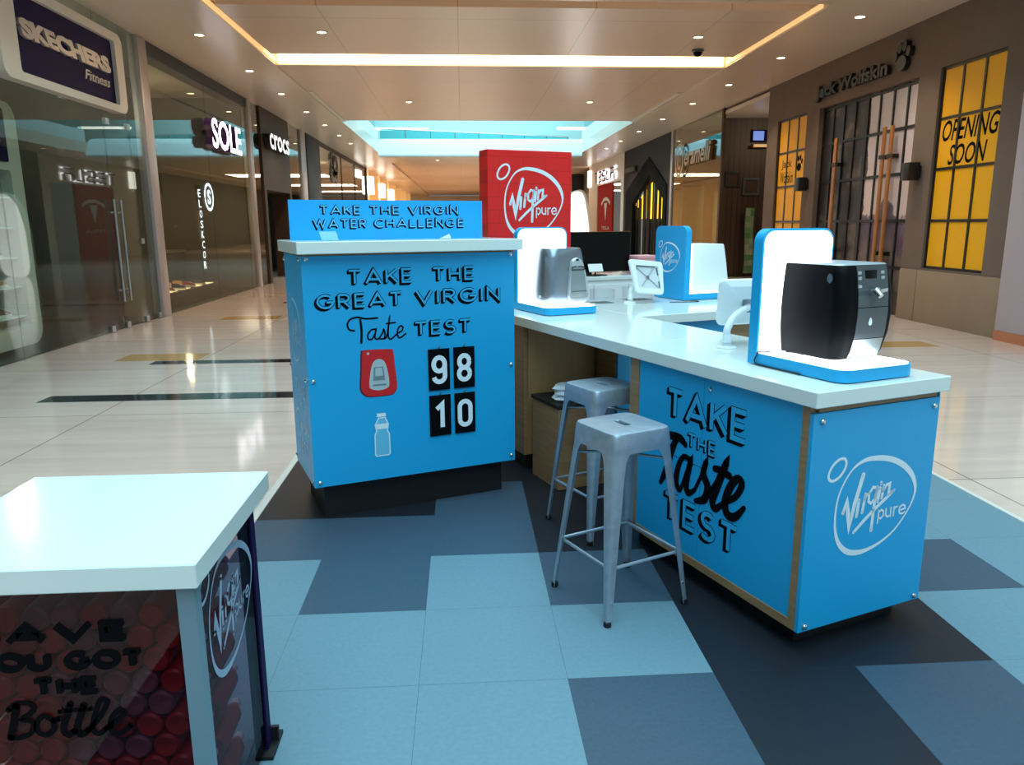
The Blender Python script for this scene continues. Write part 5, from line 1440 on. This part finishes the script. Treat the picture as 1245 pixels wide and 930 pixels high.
MB().box(-0.07, 0.2, -0.1, 0.12, 0, 0.17, 0, 0.004).build('body', mat('pink_card', (222, 150, 160), 0.5), c); MB().box(-0.073, 0.203, -0.103, 0.123, 0.17, 0.205, 0, 0.004).build('lid', mat('pink_lid', (232, 168, 176), 0.5), c)

# ------------------------------------------------------------------ table of bottles
TX0, TX1, TY0, TY1, TZ0, TZ1 = -1.296, -0.606, 1.606, 2.257, 0.803, 0.863
t = thing('bottle_table', 'white topped table with dark clear sides full of red bottles', 'table', (-0.95, 1.93, 0))
ox, oy = -0.95, 1.93
MB().box(TX0 - ox, TX1 - ox, TY0 - oy, TY1 - oy, TZ0, TZ1, 0, 0.003, 1).build('worktop', M['top'], t)
for x, y in ((-0.667, 1.64), (-0.667, 2.105), (-1.25, 1.64), (-1.25, 2.105)):
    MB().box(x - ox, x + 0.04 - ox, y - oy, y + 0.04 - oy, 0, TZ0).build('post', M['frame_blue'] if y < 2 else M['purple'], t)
fp = MB().box(-1.209 - ox, -0.668 - ox, 1.644 - oy, 1.65 - oy, 0.05, TZ0 - 0.002).build('front_panel', M['plexi'], t)
sp_ = MB().box(-0.638 - ox, -0.632 - ox, 1.682 - oy, 2.104 - oy, 0.03, TZ0 - 0.002).build('side_panel', M['plexi'], t)
MB().box(-1.24 - ox, -0.668 - ox, 1.66 - oy, 2.12 - oy, 0.03, 0.045).build('base_shelf', M['frame_blue'], t)
for x in (-0.66, -1.255):
    MB().box(x - ox, x + 0.055 - ox, 2.07 - oy, 2.2 - oy, 0, 0.012).box(x - ox, x + 0.055 - ox, 2.146 - oy, 2.158 - oy, 0.012, 0.06).build('foot_bracket', M['plinth'], t)
fn = f_front(1.644 - oy, -ox, 0)
mb = MB()
inline_text(mb, 'HAVE', -1.145, -0.786, 0.664, 0.716, fn, solid=True, wt=0.2); inline_text(mb, 'YOU', -1.15, -0.965, 0.594, 0.642, fn, solid=True, wt=0.2); inline_text(mb, 'GOT', -0.935, -0.757, 0.594, 0.642, fn, solid=True, wt=0.2); inline_text(mb, 'THE', -1.014, -0.865, 0.530, 0.576, fn, solid=True, wt=0.18)
gb = lambda p: (-1.09 + (p[0] - 40) * 0.000468, 0.424 + (788 - 18 * (p[0] - 40) / 560 - p[1]) * 0.0005)
for l, wd in (([(112, 620), (90, 700), (62, 785)], 0.018), ([(70, 640), (120, 605), (180, 610), (190, 645), (130, 690), (180, 705), (165, 760), (110, 785), (62, 785)], 0.013), ([(280, 700), (240, 672), (200, 705), (198, 755), (235, 772), (275, 745), (280, 700), (310, 690)], 0.014),
              ([(372, 612), (345, 680), (322, 745), (342, 775), (375, 755)], 0.016), ([(436, 618), (410, 680), (388, 745), (405, 775), (440, 752)], 0.016), ([(312, 652), (390, 645), (470, 640)], 0.010),
              ([(440, 752), (500, 690), (550, 605), (520, 592), (480, 680), (465, 745), (490, 772), (530, 745)], 0.013), ([(530, 745), (590, 700), (628, 660), (600, 650), (560, 695), (555, 755), (590, 772), (655, 728)], 0.014)):
    mb.ribbon([gb(p) for p in spline(l, 5)], wd, fn, 0.0016, 1, rnd=True)
mb.build('lettering', [M['letter_blue'], M['black_print']], fp)
mb = MB(); brand_logo(mb, 1.672 - oy, 2.10 - oy, 0.46, 0.79, f_right(-0.632 - ox)); mb.build('logo', mat('pale_print', (150, 176, 200), 0.45), sp_)
# bottles lying on their sides
M['bottle_red'] = mat('bottle_red', (186, 34, 34), 0.3)
M['bottle_pale'] = mat('bottle_pale', (150, 96, 102), 0.3)
def make_bottle(nm):
    r = thing('plastic_bottle', 'plastic bottle lying end-on in the stack behind the dark front panel', 'bottle', (0, 0, 0), 0, 'bottles stacked inside the table')
    pf_ = [(0.0, 0.006), (0.018, 0.004), (0.026, 0.0), (0.031, 0.006), (0.032, 0.02), (0.032, 0.13), (0.03, 0.15), (0.016, 0.178), (0.0125, 0.185)]
    b_ = MB().lathe(pf_, n=20)
    b_.v = [(v[0], v[2], v[1]) for v in b_.v]
    b_.build('body', M[nm], r)
    c_ = MB().lathe([(0.0145, 0.183), (0.0145, 0.203), (0.0, 0.204)], n=14)
    c_.v = [(v[0], v[2], v[1]) for v in c_.v]
    c_.build('cap', M['white_plastic'], r)
    return r
protos = [make_bottle('bottle_red'), make_bottle('bottle_pale')]
first = [True, True]
rr_ = random.Random(4)
def put_bottle(x, y, z, k, lbl, grp):
    if first[k]:
        first[k] = False
        protos[k].location = (x, y, z); protos[k]['label'] = lbl; protos[k]['group'] = grp
        return
    dup(protos[k], (x, y, z), 0, lbl, grp)
for row in range(12):
    z = 0.08 + row * 0.0575
    for col in range(9):
        x = -0.705 - col * 0.066 - (0.033 if row % 2 else 0)
        vis = (z > 0.3 and x > -1.16)
        if vis:
            k = 0 if (x < -1.02 or rr_.random() < 0.62) else 1
            put_bottle(x, 1.662, z, k, 'plastic bottle lying end-on in the stack behind the dark front panel', 'bottles stacked inside the table, front layer')
        if (col == 0):
            if not vis:
                put_bottle(x, 1.662, z, 0, 'plastic bottle lying in the stack behind the side panel', 'bottles at the side of the table')
            put_bottle(x, 1.882, z, 0, 'plastic bottle lying in the stack behind the side panel', 'bottles at the side of the table')
            put_bottle(x - 0.066, 1.882, z, 1 if row % 3 == 0 else 0, 'plastic bottle lying in the stack behind the side panel', 'bottles at the side of the table')
